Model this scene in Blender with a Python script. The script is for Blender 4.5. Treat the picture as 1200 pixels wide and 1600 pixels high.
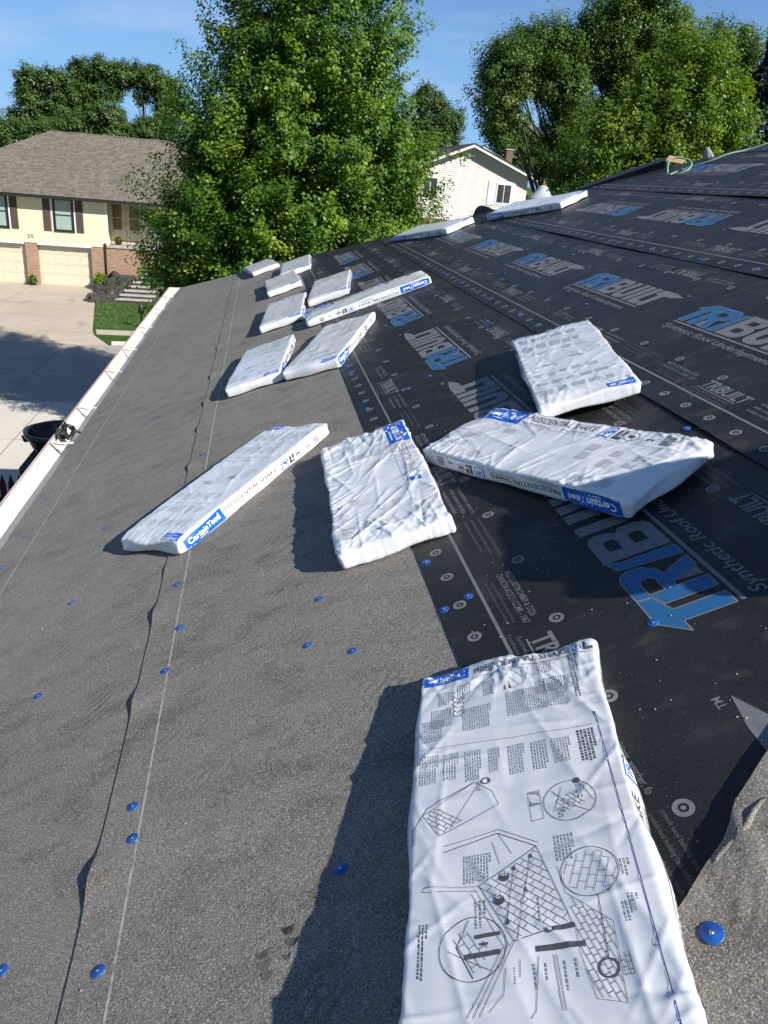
import bpy, math, random
import numpy as np
from mathutils import Vector, Matrix, noise
from mathutils.geometry import tessellate_polygon

for o in list(bpy.data.objects): bpy.data.objects.remove(o)
S = bpy.context.scene
C = S.collection
R_ = math.radians
ALPHA = R_(22.6)          # 5/12 roof pitch
CA, SA = math.cos(ALPHA), math.sin(ALPHA)
Z0 = 5.53                 # height of the roof point under the camera
# roof frame: x = up the slope, y = along the eave, z = out of the roof
MR = Matrix(((CA, 0, -SA, 0), (0, 1, 0, 0), (SA, 0, CA, Z0), (0, 0, 0, 1)))

# ------------------------------------------------------------------ camera
cd = bpy.data.cameras.new('camera')
cam = bpy.data.objects.new('camera', cd); C.objects.link(cam)
cd.sensor_fit = 'VERTICAL'; cd.sensor_height = 36; cd.lens = 27
cd.clip_start = 0.05; cd.clip_end = 3000
cam.matrix_world = Matrix(((.98606, -.01277, -.16590, -.4458),
                           (-.14694, .40089, -.90426, 0),
                           (.07805, .91604, .39343, Z0 + 1.0709),
                           (0, 0, 0, 1)))
S.camera = cam
S.render.resolution_x, S.render.resolution_y = 768, 1024

# ------------------------------------------------------------------ light
SUN = Vector((.96, -.95, 1.0)).normalized()
EL = math.asin(SUN.z); AZ = math.atan2(SUN.x, SUN.y)
W = bpy.data.worlds.new('World'); S.world = W; W.use_nodes = True
nt = W.node_tree; nt.nodes.clear()
wo = nt.nodes.new('ShaderNodeOutputWorld'); bg = nt.nodes.new('ShaderNodeBackground')
sky = nt.nodes.new('ShaderNodeTexSky'); sky.sky_type = 'NISHITA'; sky.sun_disc = False
sky.sun_elevation = EL; sky.sun_rotation = AZ; sky.altitude = 300
sky.air_density = 1.0; sky.dust_density = 0.2; sky.ozone_density = 3.0
tc = nt.nodes.new('ShaderNodeTexCoord'); mp = nt.nodes.new('ShaderNodeMapping')
mp.inputs['Scale'].default_value = (1.6, 2.6, 9.0); mp.inputs['Rotation'].default_value = (0.12, 0.10, 0.5)
nz = nt.nodes.new('ShaderNodeTexNoise'); nz.inputs['Scale'].default_value = 1.7
nz.inputs['Detail'].default_value = 7; nz.inputs['Roughness'].default_value = .55
rp = nt.nodes.new('ShaderNodeValToRGB')
rp.color_ramp.elements[0].position = .45; rp.color_ramp.elements[0].color = (0, 0, 0, 1)
rp.color_ramp.elements[1].position = .80; rp.color_ramp.elements[1].color = (.7, .7, .7, 1)
mx = nt.nodes.new('ShaderNodeMix'); mx.data_type = 'RGBA'
mx.inputs['B'].default_value = (7.6, 9.6, 12.6, 1)
tn = nt.nodes.new('ShaderNodeMix'); tn.data_type = 'RGBA'; tn.blend_type = 'MULTIPLY'; tn.inputs['Factor'].default_value = 1
tn.inputs['B'].default_value = (.52, .86, 1.30, 1)
# paler air towards the horizon, all the way round
sx = nt.nodes.new('ShaderNodeSeparateXYZ'); hr = nt.nodes.new('ShaderNodeMapRange'); hr.interpolation_type = 'SMOOTHSTEP'
hr.inputs[1].default_value = -.02; hr.inputs[2].default_value = .36; hr.inputs[3].default_value = .9; hr.inputs[4].default_value = 0
hm = nt.nodes.new('ShaderNodeMix'); hm.data_type = 'RGBA'; hm.inputs['B'].default_value = (4.2, 7.6, 12.6, 1)
for a, b in ((tc.outputs['Generated'], mp.inputs[0]), (mp.outputs[0], nz.inputs['Vector']),
             (nz.outputs['Fac'], rp.inputs[0]), (rp.outputs[0], mx.inputs['Factor']),
             (sky.outputs[0], tn.inputs['A']), (tn.outputs['Result'], hm.inputs['A']), (hm.outputs['Result'], mx.inputs['A']), (tc.outputs['Generated'], sx.inputs[0]), (sx.outputs['Z'], hr.inputs[0]), (hr.outputs[0], hm.inputs['Factor']), (mx.outputs['Result'], bg.inputs[0]), (bg.outputs[0], wo.inputs[0])):
    nt.links.new(a, b)
bg.inputs[1].default_value = 0.05
sl = bpy.data.lights.new('sun', 'SUN'); sl.energy = 5.0; sl.angle = R_(.53); sl.color = (1, .955, .88)
so = bpy.data.objects.new('sun', sl); C.objects.link(so)
so.rotation_euler = SUN.to_track_quat('Z', 'Y').to_euler(); so.location = (20, -20, 40)
S.view_settings.view_transform = 'Standard'; S.view_settings.look = 'None'
S.view_settings.exposure = 0.62; S.view_settings.gamma = 1

# ------------------------------------------------------------------ helpers
WM = {}
def place(o, world=None, parent=None):
    world = world or Matrix()
    WM[o.name] = world.copy()
    if parent:
        o.parent = parent; o.matrix_parent_inverse = Matrix()
        o.matrix_basis = WM[parent.name].inverted() @ world
    else:
        o.matrix_world = world
    return o
def tag(o, label=None, cat=None, group=None, kind=None):
    if label: o['label'] = label
    if cat: o['category'] = cat
    if group: o['group'] = group
    if kind: o['kind'] = kind
    return o
def empty(name, world, label=None, cat=None, group=None, parent=None):
    o = bpy.data.objects.new(name, None); C.objects.link(o); o.empty_display_size = .2
    place(o, world, parent)
    return tag(o, label, cat, group)
def T(x, y, z, rz=0): return Matrix.Translation((x, y, z)) @ Matrix.Rotation(rz, 4, 'Z')

class MB:
    """collects faces and makes ONE mesh object of them"""
    def __init__(s): s.v = []; s.f = []; s.m = []
    def add(s, vs, fs, m=0):
        n = len(s.v); s.v += [tuple(p) for p in vs]
        s.f += [tuple(i + n for i in f) for f in fs]; s.m += [m] * len(fs); return s
    def box(s, a, b, m=0):
        (x0, y0, z0), (x1, y1, z1) = a, b
        return s.add([(x0,y0,z0),(x1,y0,z0),(x1,y1,z0),(x0,y1,z0),(x0,y0,z1),(x1,y0,z1),(x1,y1,z1),(x0,y1,z1)],
                     [(0,3,2,1),(4,5,6,7),(0,1,5,4),(1,2,6,5),(2,3,7,6),(3,0,4,7)], m)
    def prism(s, poly, ext, m=0):
        """poly: list of 3d points, ext: extrusion vector"""
        n = len(poly); e = Vector(ext); p = [Vector(q) for q in poly]
        vs = p + [q + e for q in p]
        fs = [tuple(range(n - 1, -1, -1)), tuple(range(n, 2 * n))] + [(i, (i + 1) % n, n + (i + 1) % n, n + i) for i in range(n)]
        return s.add(vs, fs, m)
    def quad(s, a, b, c, d, m=0): return s.add([a, b, c, d], [(0, 1, 2, 3)], m)
    def tube(s, pts, rad, seg=7, m=0, cap=True):
        pts = [Vector(p) for p in pts]; n = len(pts)
        if not hasattr(rad, '__len__'): rad = [rad] * n
        vs = []; fs = []
        for i, p in enumerate(pts):
            t = (pts[min(i + 1, n - 1)] - pts[max(i - 1, 0)]).normalized()
            a = t.cross(Vector((0, 0, 1)) if abs(t.z) < .9 else Vector((1, 0, 0))).normalized(); b = t.cross(a)
            for k in range(seg):
                w = 2 * math.pi * k / seg
                vs.append(p + (a * math.cos(w) + b * math.sin(w)) * rad[i])
        for i in range(n - 1):
            for k in range(seg):
                k2 = (k + 1) % seg
                fs.append((i*seg + k, i*seg + k2, (i+1)*seg + k2, (i+1)*seg + k))
        if cap: fs += [tuple(range(seg)), tuple(range((n-1)*seg + seg - 1, (n-1)*seg - 1, -1))]
        return s.add(vs, fs, m)
    def lathe(s, prof, seg=20, c=(0, 0, 0), m=0, wob=0):
        vs = []; fs = []; n = len(prof)
        for (r, z) in prof:
            for k in range(seg):
                w = 2 * math.pi * k / seg
                q = r * (1 + wob * math.sin(3 * w + z * 9) + wob * math.sin(7 * w))
                vs.append((c[0] + q * math.cos(w), c[1] + q * math.sin(w), c[2] + z))
        for i in range(n - 1):
            for k in range(seg):
                k2 = (k + 1) % seg
                fs.append((i*seg + k, i*seg + k2, (i+1)*seg + k2, (i+1)*seg + k))
        return s.add(vs, fs, m)
    def mesh(s, name, mats, smooth=False):
        me = bpy.data.meshes.new(name); me.from_pydata([tuple(v) for v in s.v], [], s.f)
        for q in (mats if isinstance(mats, (list, tuple)) else [mats]): me.materials.append(q)
        if any(s.m): me.polygons.foreach_set('material_index', s.m)
        if smooth: me.polygons.foreach_set('use_smooth', [True] * len(s.f))
        me.update(); return me
    def build(s, name, mats, world=None, parent=None, smooth=False):
        o = bpy.data.objects.new(name, s.mesh(name, mats, smooth)); C.objects.link(o)
        return place(o, world if world is not None else Matrix(), parent)
def inst(name, me, world, parent=None):
    o = bpy.data.objects.new(name, me); C.objects.link(o); return place(o, world, parent)
def struct(o): o['kind'] = 'structure'; return o

# ------------------------------------------------------------------ materials
def pmat(name, base, rough=.7, spec=.3, var=(), bump=None, metal=0, coords='Object', stretch=None, trans=0):
    """var: list of (scale, detail, lo, hi, colour, strength, stretch or None)"""
    m = bpy.data.materials.new(name); m.use_nodes = True
    n = m.node_tree.nodes; l = m.node_tree.links; p = n['Principled BSDF']
    p.inputs['Base Color'].default_value = (*base, 1); p.inputs['Roughness'].default_value = rough
    p.inputs['Specular IOR Level'].default_value = spec; p.inputs['Metallic'].default_value = metal
    t = n.new('ShaderNodeTexCoord'); cur = None
    def vec(st):
        if st is None: return t.outputs[coords]
        q = n.new('ShaderNodeMapping'); q.inputs['Scale'].default_value = st[:3]
        if len(st) > 3: q.inputs['Rotation'].default_value = (0, 0, st[3])
        l.new(t.outputs[coords], q.inputs[0]); return q.outputs[0]
    for k, (sc, det, lo, hi, col, stg, st) in enumerate(var):
        z = n.new('ShaderNodeTexNoise'); z.inputs['Scale'].default_value = sc; z.inputs['Detail'].default_value = det
        l.new(vec(st), z.inputs['Vector'])
        r = n.new('ShaderNodeMapRange'); r.inputs[1].default_value = lo; r.inputs[2].default_value = hi; r.inputs[4].default_value = stg
        l.new(z.outputs['Fac'], r.inputs[0])
        x = n.new('ShaderNodeMix'); x.data_type = 'RGBA'; x.inputs['B'].default_value = (*col, 1)
        l.new(r.outputs[0], x.inputs['Factor'])
        if cur is None: x.inputs['A'].default_value = (*base, 1)
        else: l.new(cur, x.inputs['A'])
        cur = x.outputs['Result']
    if cur is not None: l.new(cur, p.inputs['Base Color'])
    if bump:
        prev = None
        for (sc, det, stg, dist, st) in bump:
            z = n.new('ShaderNodeTexNoise'); z.inputs['Scale'].default_value = sc; z.inputs['Detail'].default_value = det
            l.new(vec(st), z.inputs['Vector'])
            b = n.new('ShaderNodeBump'); b.inputs['Strength'].default_value = stg; b.inputs['Distance'].default_value = dist
            l.new(z.outputs['Fac'], b.inputs['Height'])
            if prev is not None: l.new(prev, b.inputs['Normal'])
            prev = b.outputs['Normal']
        l.new(prev, p.inputs['Normal'])
    return m
def ridged(m, layers):
    n = m.node_tree.nodes; l = m.node_tree.links; p = n['Principled BSDF']; t = n.new('ShaderNodeTexCoord')
    prev = p.inputs['Normal'].links[0].from_socket if p.inputs['Normal'].links else None
    for sc, stg, dist, st in layers:
        q = n.new('ShaderNodeMapping'); q.inputs['Scale'].default_value = st[:3]; q.inputs['Rotation'].default_value = (0, 0, st[3]); l.new(t.outputs['Object'], q.inputs[0])
        z = n.new('ShaderNodeTexNoise'); z.noise_type = 'RIDGED_MULTIFRACTAL'; z.inputs['Scale'].default_value = sc; z.inputs['Detail'].default_value = 3; l.new(q.outputs[0], z.inputs['Vector'])
        b = n.new('ShaderNodeBump'); b.inputs['Strength'].default_value = stg; b.inputs['Distance'].default_value = dist; l.new(z.outputs['Fac'], b.inputs['Height'])
        if prev is not None: l.new(prev, b.inputs['Normal'])
        prev = b.outputs['Normal']
    l.new(prev, p.inputs['Normal'])
def brickmat(name, c1, c2, mortar, bw, bh, swz='xz', rough=.85, mort=.012, off=.5, noise_amt=.25):
    m = bpy.data.materials.new(name); m.use_nodes = True
    n = m.node_tree.nodes; l = m.node_tree.links; p = n['Principled BSDF']
    p.inputs['Roughness'].default_value = rough; p.inputs['Specular IOR Level'].default_value = .2
    t = n.new('ShaderNodeTexCoord'); sp = n.new('ShaderNodeSeparateXYZ'); cb = n.new('ShaderNodeCombineXYZ')
    l.new(t.outputs['Object'], sp.inputs[0])
    ad = n.new('ShaderNodeMath'); ad.operation = 'ADD'; l.new(sp.outputs['X'], ad.inputs[0]); l.new(sp.outputs['Y'], ad.inputs[1])
    l.new(ad.outputs[0] if swz == 'xyz' else sp.outputs['X'], cb.inputs['X']); l.new(sp.outputs['Z'], cb.inputs['Y'])
    b = n.new('ShaderNodeTexBrick'); b.inputs['Color1'].default_value = (*c1, 1); b.inputs['Color2'].default_value = (*c2, 1)
    b.inputs['Mortar'].default_value = (*mortar, 1); b.inputs['Scale'].default_value = 1
    b.inputs['Brick Width'].default_value = bw; b.inputs['Row Height'].default_value = bh; b.inputs['Mortar Size'].default_value = mort
    b.offset = off
    l.new(cb.outputs[0], b.inputs['Vector'])
    z = n.new('ShaderNodeTexNoise'); z.inputs['Scale'].default_value = 6; z.inputs['Detail'].default_value = 6; l.new(t.outputs['Object'], z.inputs['Vector'])
    x = n.new('ShaderNodeMix'); x.data_type = 'RGBA'; x.blend_type = 'OVERLAY'; x.inputs['Factor'].default_value = noise_amt
    l.new(b.outputs['Color'], x.inputs['A']); l.new(z.outputs['Fac'], x.inputs['B']); l.new(x.outputs['Result'], p.inputs['Base Color'])
    bp = n.new('ShaderNodeBump'); bp.inputs['Strength'].default_value = .5; bp.inputs['Distance'].default_value = .01; bp.invert = True
    l.new(b.outputs['Fac'], bp.inputs['Height']); l.new(bp.outputs[0], p.inputs['Normal'])
    return m

M = {}
M['felt'] = pmat('grey_felt', (.205, .185, .155), .92, .1,
    var=[(1.6, 5, .35, .75, (.165, .155, .14), .8, (1, 1.8, 1, .5)),
         (5, 7, .48, .70, (.105, .095, .08), .85, (1.3, 2.2, 1, -.55)), (.9, 3, .42, .68, (.235, .215, .185), .7, None),
         (30, 4, .56, .74, (.12, .112, .10), .45, (1, 3.0, 1, .35)),
         (330, 2, .52, .70, (.46, .44, .41), .9, None),
         (240, 2, .54, .72, (.07, .065, .06), .9, None)],
    bump=[(260, 3, .5, .003, None), (6, 5, .3, .012, (1, 2.0, 1, -.55))])
def add_tread(m):
    # boot-tread marks: short parallel bars in scattered patches
    n = m.node_tree.nodes; l = m.node_tree.links; p = n['Principled BSDF']; src = p.inputs['Base Color'].links[0].from_socket
    t = n.new('ShaderNodeTexCoord'); mp_ = n.new('ShaderNodeMapping'); mp_.inputs['Rotation'].default_value = (0, 0, .75); l.new(t.outputs['Object'], mp_.inputs[0])
    w = n.new('ShaderNodeTexWave'); w.inputs['Scale'].default_value = 13; w.inputs['Distortion'].default_value = 5; w.inputs['Detail'].default_value = 3; w.inputs['Detail Scale'].default_value = 2; l.new(mp_.outputs[0], w.inputs['Vector'])
    z = n.new('ShaderNodeTexNoise'); z.inputs['Scale'].default_value = 4.5; z.inputs['Detail'].default_value = 2; l.new(t.outputs['Object'], z.inputs['Vector'])
    r = n.new('ShaderNodeMapRange'); r.inputs[1].default_value = .58; r.inputs[2].default_value = .72; l.new(z.outputs['Fac'], r.inputs[0])
    r2 = n.new('ShaderNodeMapRange'); r2.inputs[1].default_value = .5; r2.inputs[2].default_value = .75; r2.inputs[4].default_value = .5; l.new(w.outputs['Fac'], r2.inputs[0])
    mu = n.new('ShaderNodeMath'); mu.operation = 'MULTIPLY'; l.new(r.outputs[0], mu.inputs[0]); l.new(r2.outputs[0], mu.inputs[1])
    x = n.new('ShaderNodeMix'); x.data_type = 'RGBA'; x.inputs['B'].default_value = (.075, .068, .06, 1)
    l.new(mu.outputs[0], x.inputs['Factor']); l.new(src, x.inputs['A']); l.new(x.outputs['Result'], p.inputs['Base Color'])
add_tread(M['felt'])
M['black'] = pmat('black_synthetic', (.013, .0138, .0145), .5, .34,
    var=[(3, 6, .45, .75, (.028, .028, .028), .8, None), (9, 8, .56, .75, (.07, .062, .052), .5, (1, 1.6, 1, .4)),
         (260, 2, .66, .74, (.16, .15, .13), .6, None)],
    bump=[(190, 2, .2, .002, None), (4, 4, .35, .015, (1, 1.6, 1, .6))])
ridged(M['black'], [(1.1, .6, .008, (1, 1.7, 1, .5)), (.5, .6, .02, (1.6, 1, 1, .2))])
M['pgrey'] = pmat('print_grey', (.165, .172, .18), .6, .3, var=[(40, 6, .5, .8, (.07, .07, .072), .6, None), (200, 2, .6, .75, (.06, .06, .06), .5, None)])
M['pgrey_dim'] = pmat('print_grey_thin', (.105, .11, .115), .6, .3, var=[(60, 6, .5, .8, (.05, .05, .05), .6, None)])
M['pblue'] = pmat('print_blue', (.02, .115, .27), .55, .35, var=[(45, 6, .5, .8, (.02, .07, .15), .6, None), (220, 2, .62, .75, (.10, .17, .26), .5, None)])
M['chalk'] = pmat('chalk_line', (.40, .385, .36), .95, .1, var=[(60, 5, .5, .66, (.23, .22, .20), .9, None)])
M['cap'] = pmat('blue_plastic', (.012, .075, .30), .38, .45, var=[(30, 3, .4, .7, (.02, .13, .42), .5, None)])
M['steel'] = pmat('steel', (.45, .45, .46), .35, .5, metal=.9)
M['wrap'] = pmat('white_poly_wrap', (.715, .725, .74), .19, .6,
    var=[(5, 5, .45, .75, (.63, .65, .67), .5, None), (2.3, 6, .55, .75, (.52, .51, .49), .5, None)],
    bump=[(40, 3, .05, .003, (3.0, 1, 1, .3))])
ridged(M['wrap'], [(5.0, .7, .006, (1, 2.4, 1, .7)), (10.0, .55, .0035, (2.4, 1, 1, -.3))])
M['wink'] = pmat('ink_dark', (.09, .09, .10), .4, .4)
M['wgrey'] = pmat('ink_grey', (.27, .28, .30), .4, .4)
M['wfaint'] = pmat('ink_faint', (.40, .41, .43), .4, .4)
M['wblue'] = pmat('label_blue', (.004, .10, .53), .32, .5, var=[(9, 3, .4, .7, (.006, .12, .58), .6, None)])
M['wwhite'] = pmat('label_white', (.80, .80, .80), .4, .4)
M['wnavy'] = pmat('ink_navy', (.03, .035, .22), .4, .4)
M['gut'] = pmat('white_gutter_paint', (.68, .67, .63), .45, .4, var=[(3, 6, .5, .78, (.45, .41, .33), .7, (4, .6, 4)), (30, 5, .55, .75, (.3, .27, .22), .5, None)])
M['lip'] = pmat('gutter_lip', (.50, .40, .36), .5, .4, var=[(6, 5, .45, .7, (.3, .17, .15), .6, (4, .4, 4))])
M['trimw'] = pmat('white_trim', (.74, .74, .73), .5, .35, var=[(2, 5, .45, .8, (.62, .62, .60), .5, None)])
M['conc'] = pmat('tan_concrete', (.47, .40, .315), .9, .2, var=[(1.1, 4, .60, .72, (.20, .17, .14), .55, (1, .45, 1)), (.35, 6, .4, .7, (.40, .335, .26), .8, None), (3, 6, .45, .7, (.36, .30, .24), .6, None), (40, 3, .5, .75, (.52, .46, .38), .4, None)], bump=[(60, 4, .3, .01, None)])
M['conc2'] = pmat('pale_concrete', (.56, .52, .45), .9, .2, var=[(.5, 6, .4, .7, (.48, .445, .385), .8, None), (4, 6, .5, .75, (.42, .38, .33), .5, (1, 3, 1, .6))], bump=[(60, 4, .3, .01, None)])
M['street'] = pmat('street_concrete', (.35, .325, .285), .9, .2, var=[(.4, 6, .4, .7, (.30, .275, .24), .8, None), (5, 6, .45, .7, (.26, .24, .21), .6, None)], bump=[(60, 4, .3, .01, None)])
M['joint'] = pmat('joint', (.18, .155, .125), .95, .1)
M['grass'] = pmat('lawn', (.05, .098, .02), .85, .2, var=[(.6, 6, .4, .7, (.068, .12, .028), .8, None), (9, 6, .4, .7, (.035, .085, .014), .8, (1, 2, 1, .4))], bump=[(30, 5, 1, .06, None)])
M['blade'] = pmat('grass_blade', (.06, .12, .022), .6, .3, var=[(1.2, 4, .4, .7, (.09, .155, .032), .8, None)])
M['bark'] = pmat('bark', (.10, .08, .065), .95, .1, var=[(8, 6, .4, .7, (.05, .04, .033), .9, (3, 3, .6))], bump=[(12, 6, .9, .03, (3, 3, .6))])
M['barkpale'] = pmat('pale_bark', (.34, .31, .28), .95, .1, var=[(8, 6, .4, .7, (.18, .16, .14), .9, (3, 3, .6))], bump=[(12, 6, .9, .03, (3, 3, .6))])
M['sidY'] = pmat('cream_siding', (.70, .66, .455), .55, .3, var=[(1.2, 5, .45, .75, (.64, .60, .41), .6, None)])
M['sidW'] = pmat('pale_siding', (.70, .655, .61), .55, .3, var=[(1.2, 5, .45, .75, (.64, .595, .55), .6, None)])
M['garage'] = pmat('cream_garage', (.62, .565, .42), .5, .35, var=[(1.5, 5, .45, .75, (.57, .52, .385), .6, None)])
M['shut'] = pmat('brown_shutter', (.095, .062, .052), .6, .3, var=[(6, 4, .4, .7, (.12, .08, .068), .6, None)])
M['winfr'] = pmat('dark_frame', (.02, .02, .02), .4, .4)
M['glass'] = pmat('window_glass', (.045, .075, .07), .06, .8, var=[(2.5, 3, .45, .7, (.15, .22, .19), .8, (9, 1, 1))])
M['glassdk'] = pmat('dark_window_glass', (.05, .05, .055), .08, .7, var=[(3, 2, .45, .7, (.09, .09, .095), .8, None)])
M['curtain'] = pmat('pale_curtain', (.34, .42, .37), .8, .2, var=[(14, 3, .4, .7, (.22, .30, .26), .9, (9, 1, .4))])
M['doorglass'] = pmat('amber_door_pane', (.20, .115, .04), .3, .5, var=[(4, 3, .4, .7, (.26, .16, .07), .7, (8, 1, 1))])
M['cream'] = pmat('cream_door', (.70, .62, .42), .5, .35)
M['blackp'] = pmat('black_paint', (.012, .012, .012), .45, .4)
M['brick'] = brickmat('tan_brick', (.36, .20, .115), (.27, .135, .075), (.40, .33, .26), .21, .075, 'xyz')
M['brickred'] = brickmat('red_brick', (.20, .085, .05), (.15, .06, .038), (.25, .21, .17), .21, .075, 'xyz')
M['shingle'] = brickmat('tan_shingles', (.195, .168, .138), (.13, .111, .092), (.09, .077, .064), .32, .065, 'xz', mort=.006, noise_amt=.6)
M['shingdk'] = brickmat('dark_shingles', (.085, .075, .07), (.055, .05, .047), (.03, .028, .026), .32, .065, 'xz', mort=.006, noise_amt=.5)
M['rock'] = pmat('dark_rock_and_riser_shade', (.055, .05, .048), .9, .2, var=[(3, 6, .4, .7, (.11, .10, .09), .8, None)], bump=[(9, 6, 1, .05, None)])
M['stone'] = pmat('step_stone', (.42, .39, .35), .9, .2, var=[(4, 6, .4, .7, (.30, .28, .25), .8, None)])
M['urn'] = pmat('black_urn', (.012, .014, .018), .3, .5, bump=[(9, 4, .5, .02, None)])
M['fence'] = pmat('dark_red_paint', (.085, .02, .018), .7, .3, var=[(6, 5, .4, .7, (.055, .014, .013), .8, (4, 4, .6))])
M['wood'] = pmat('cut_wood', (.42, .28, .16), .8, .2, var=[(10, 5, .4, .7, (.30, .19, .10), .8, (1, 8, 8))])
M['deck'] = pmat('plywood', (.32, .22, .13), .8, .2, var=[(4, 5, .4, .7, (.24, .16, .09), .8, (1, 6, 1))])
M['hose'] = pmat('pale_green_hose', (.24, .33, .25), .45, .4)
M['greyp'] = pmat('grey_plastic', (.25, .245, .24), .6, .3)
M['capm'] = pmat('pale_metal', (.44, .46, .44), .4, .5, var=[(6, 4, .4, .7, (.34, .36, .35), .6, None)])
M['copper'] = pmat('rusty_finial', (.26, .10, .05), .6, .4)
M['ledwall'] = pmat('tan_wall', (.5, .46, .38), .8, .2)

def leafmat(name, dark, mid, light, tr=.33):
    m = bpy.data.materials.new(name); m.use_nodes = True
    n = m.node_tree.nodes; l = m.node_tree.links; n.clear()
    out = n.new('ShaderNodeOutputMaterial'); at = n.new('ShaderNodeAttribute'); at.attribute_name = 'tint'
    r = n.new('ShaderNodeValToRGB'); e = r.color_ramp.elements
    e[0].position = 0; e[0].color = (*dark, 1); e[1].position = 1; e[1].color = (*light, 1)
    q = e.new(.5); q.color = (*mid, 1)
    l.new(at.outputs['Fac'], r.inputs[0])
    p = n.new('ShaderNodeBsdfPrincipled'); p.inputs['Roughness'].default_value = .45; p.inputs['Specular IOR Level'].default_value = .35
    t = n.new('ShaderNodeBsdfTranslucent'); mxs = n.new('ShaderNodeMixShader'); mxs.inputs[0].default_value = tr
    g = n.new('ShaderNodeMix'); g.data_type = 'RGBA'; g.blend_type = 'MULTIPLY'; g.inputs['Factor'].default_value = 1
    g.inputs['B'].default_value = (1.5, 1.5, .55, 1)
    l.new(r.outputs[0], p.inputs['Base Color']); l.new(r.outputs[0], g.inputs['A']); l.new(g.outputs['Result'], t.inputs[0])
    l.new(p.outputs[0], mxs.inputs[1]); l.new(t.outputs[0], mxs.inputs[2]); l.new(mxs.outputs[0], out.inputs[0])
    return m
M['maple'] = leafmat('maple_leaf', (.032, .080, .010), (.095, .190, .020), (.28, .37, .040), .38)
M['maple2'] = leafmat('young_maple_leaf', (.045, .10, .012), (.115, .20, .022), (.26, .33, .045), .4)
M['cotton'] = leafmat('cottonwood_leaf', (.036, .074, .014), (.082, .152, .026), (.16, .24, .045), .32)
M['farleaf'] = leafmat('far_leaf', (.038, .074, .02), (.076, .135, .032), (.14, .205, .052), .28)
M['needle'] = leafmat('spruce_needle', (.014, .028, .018), (.022, .042, .026), (.04, .065, .04), .1)

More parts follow.
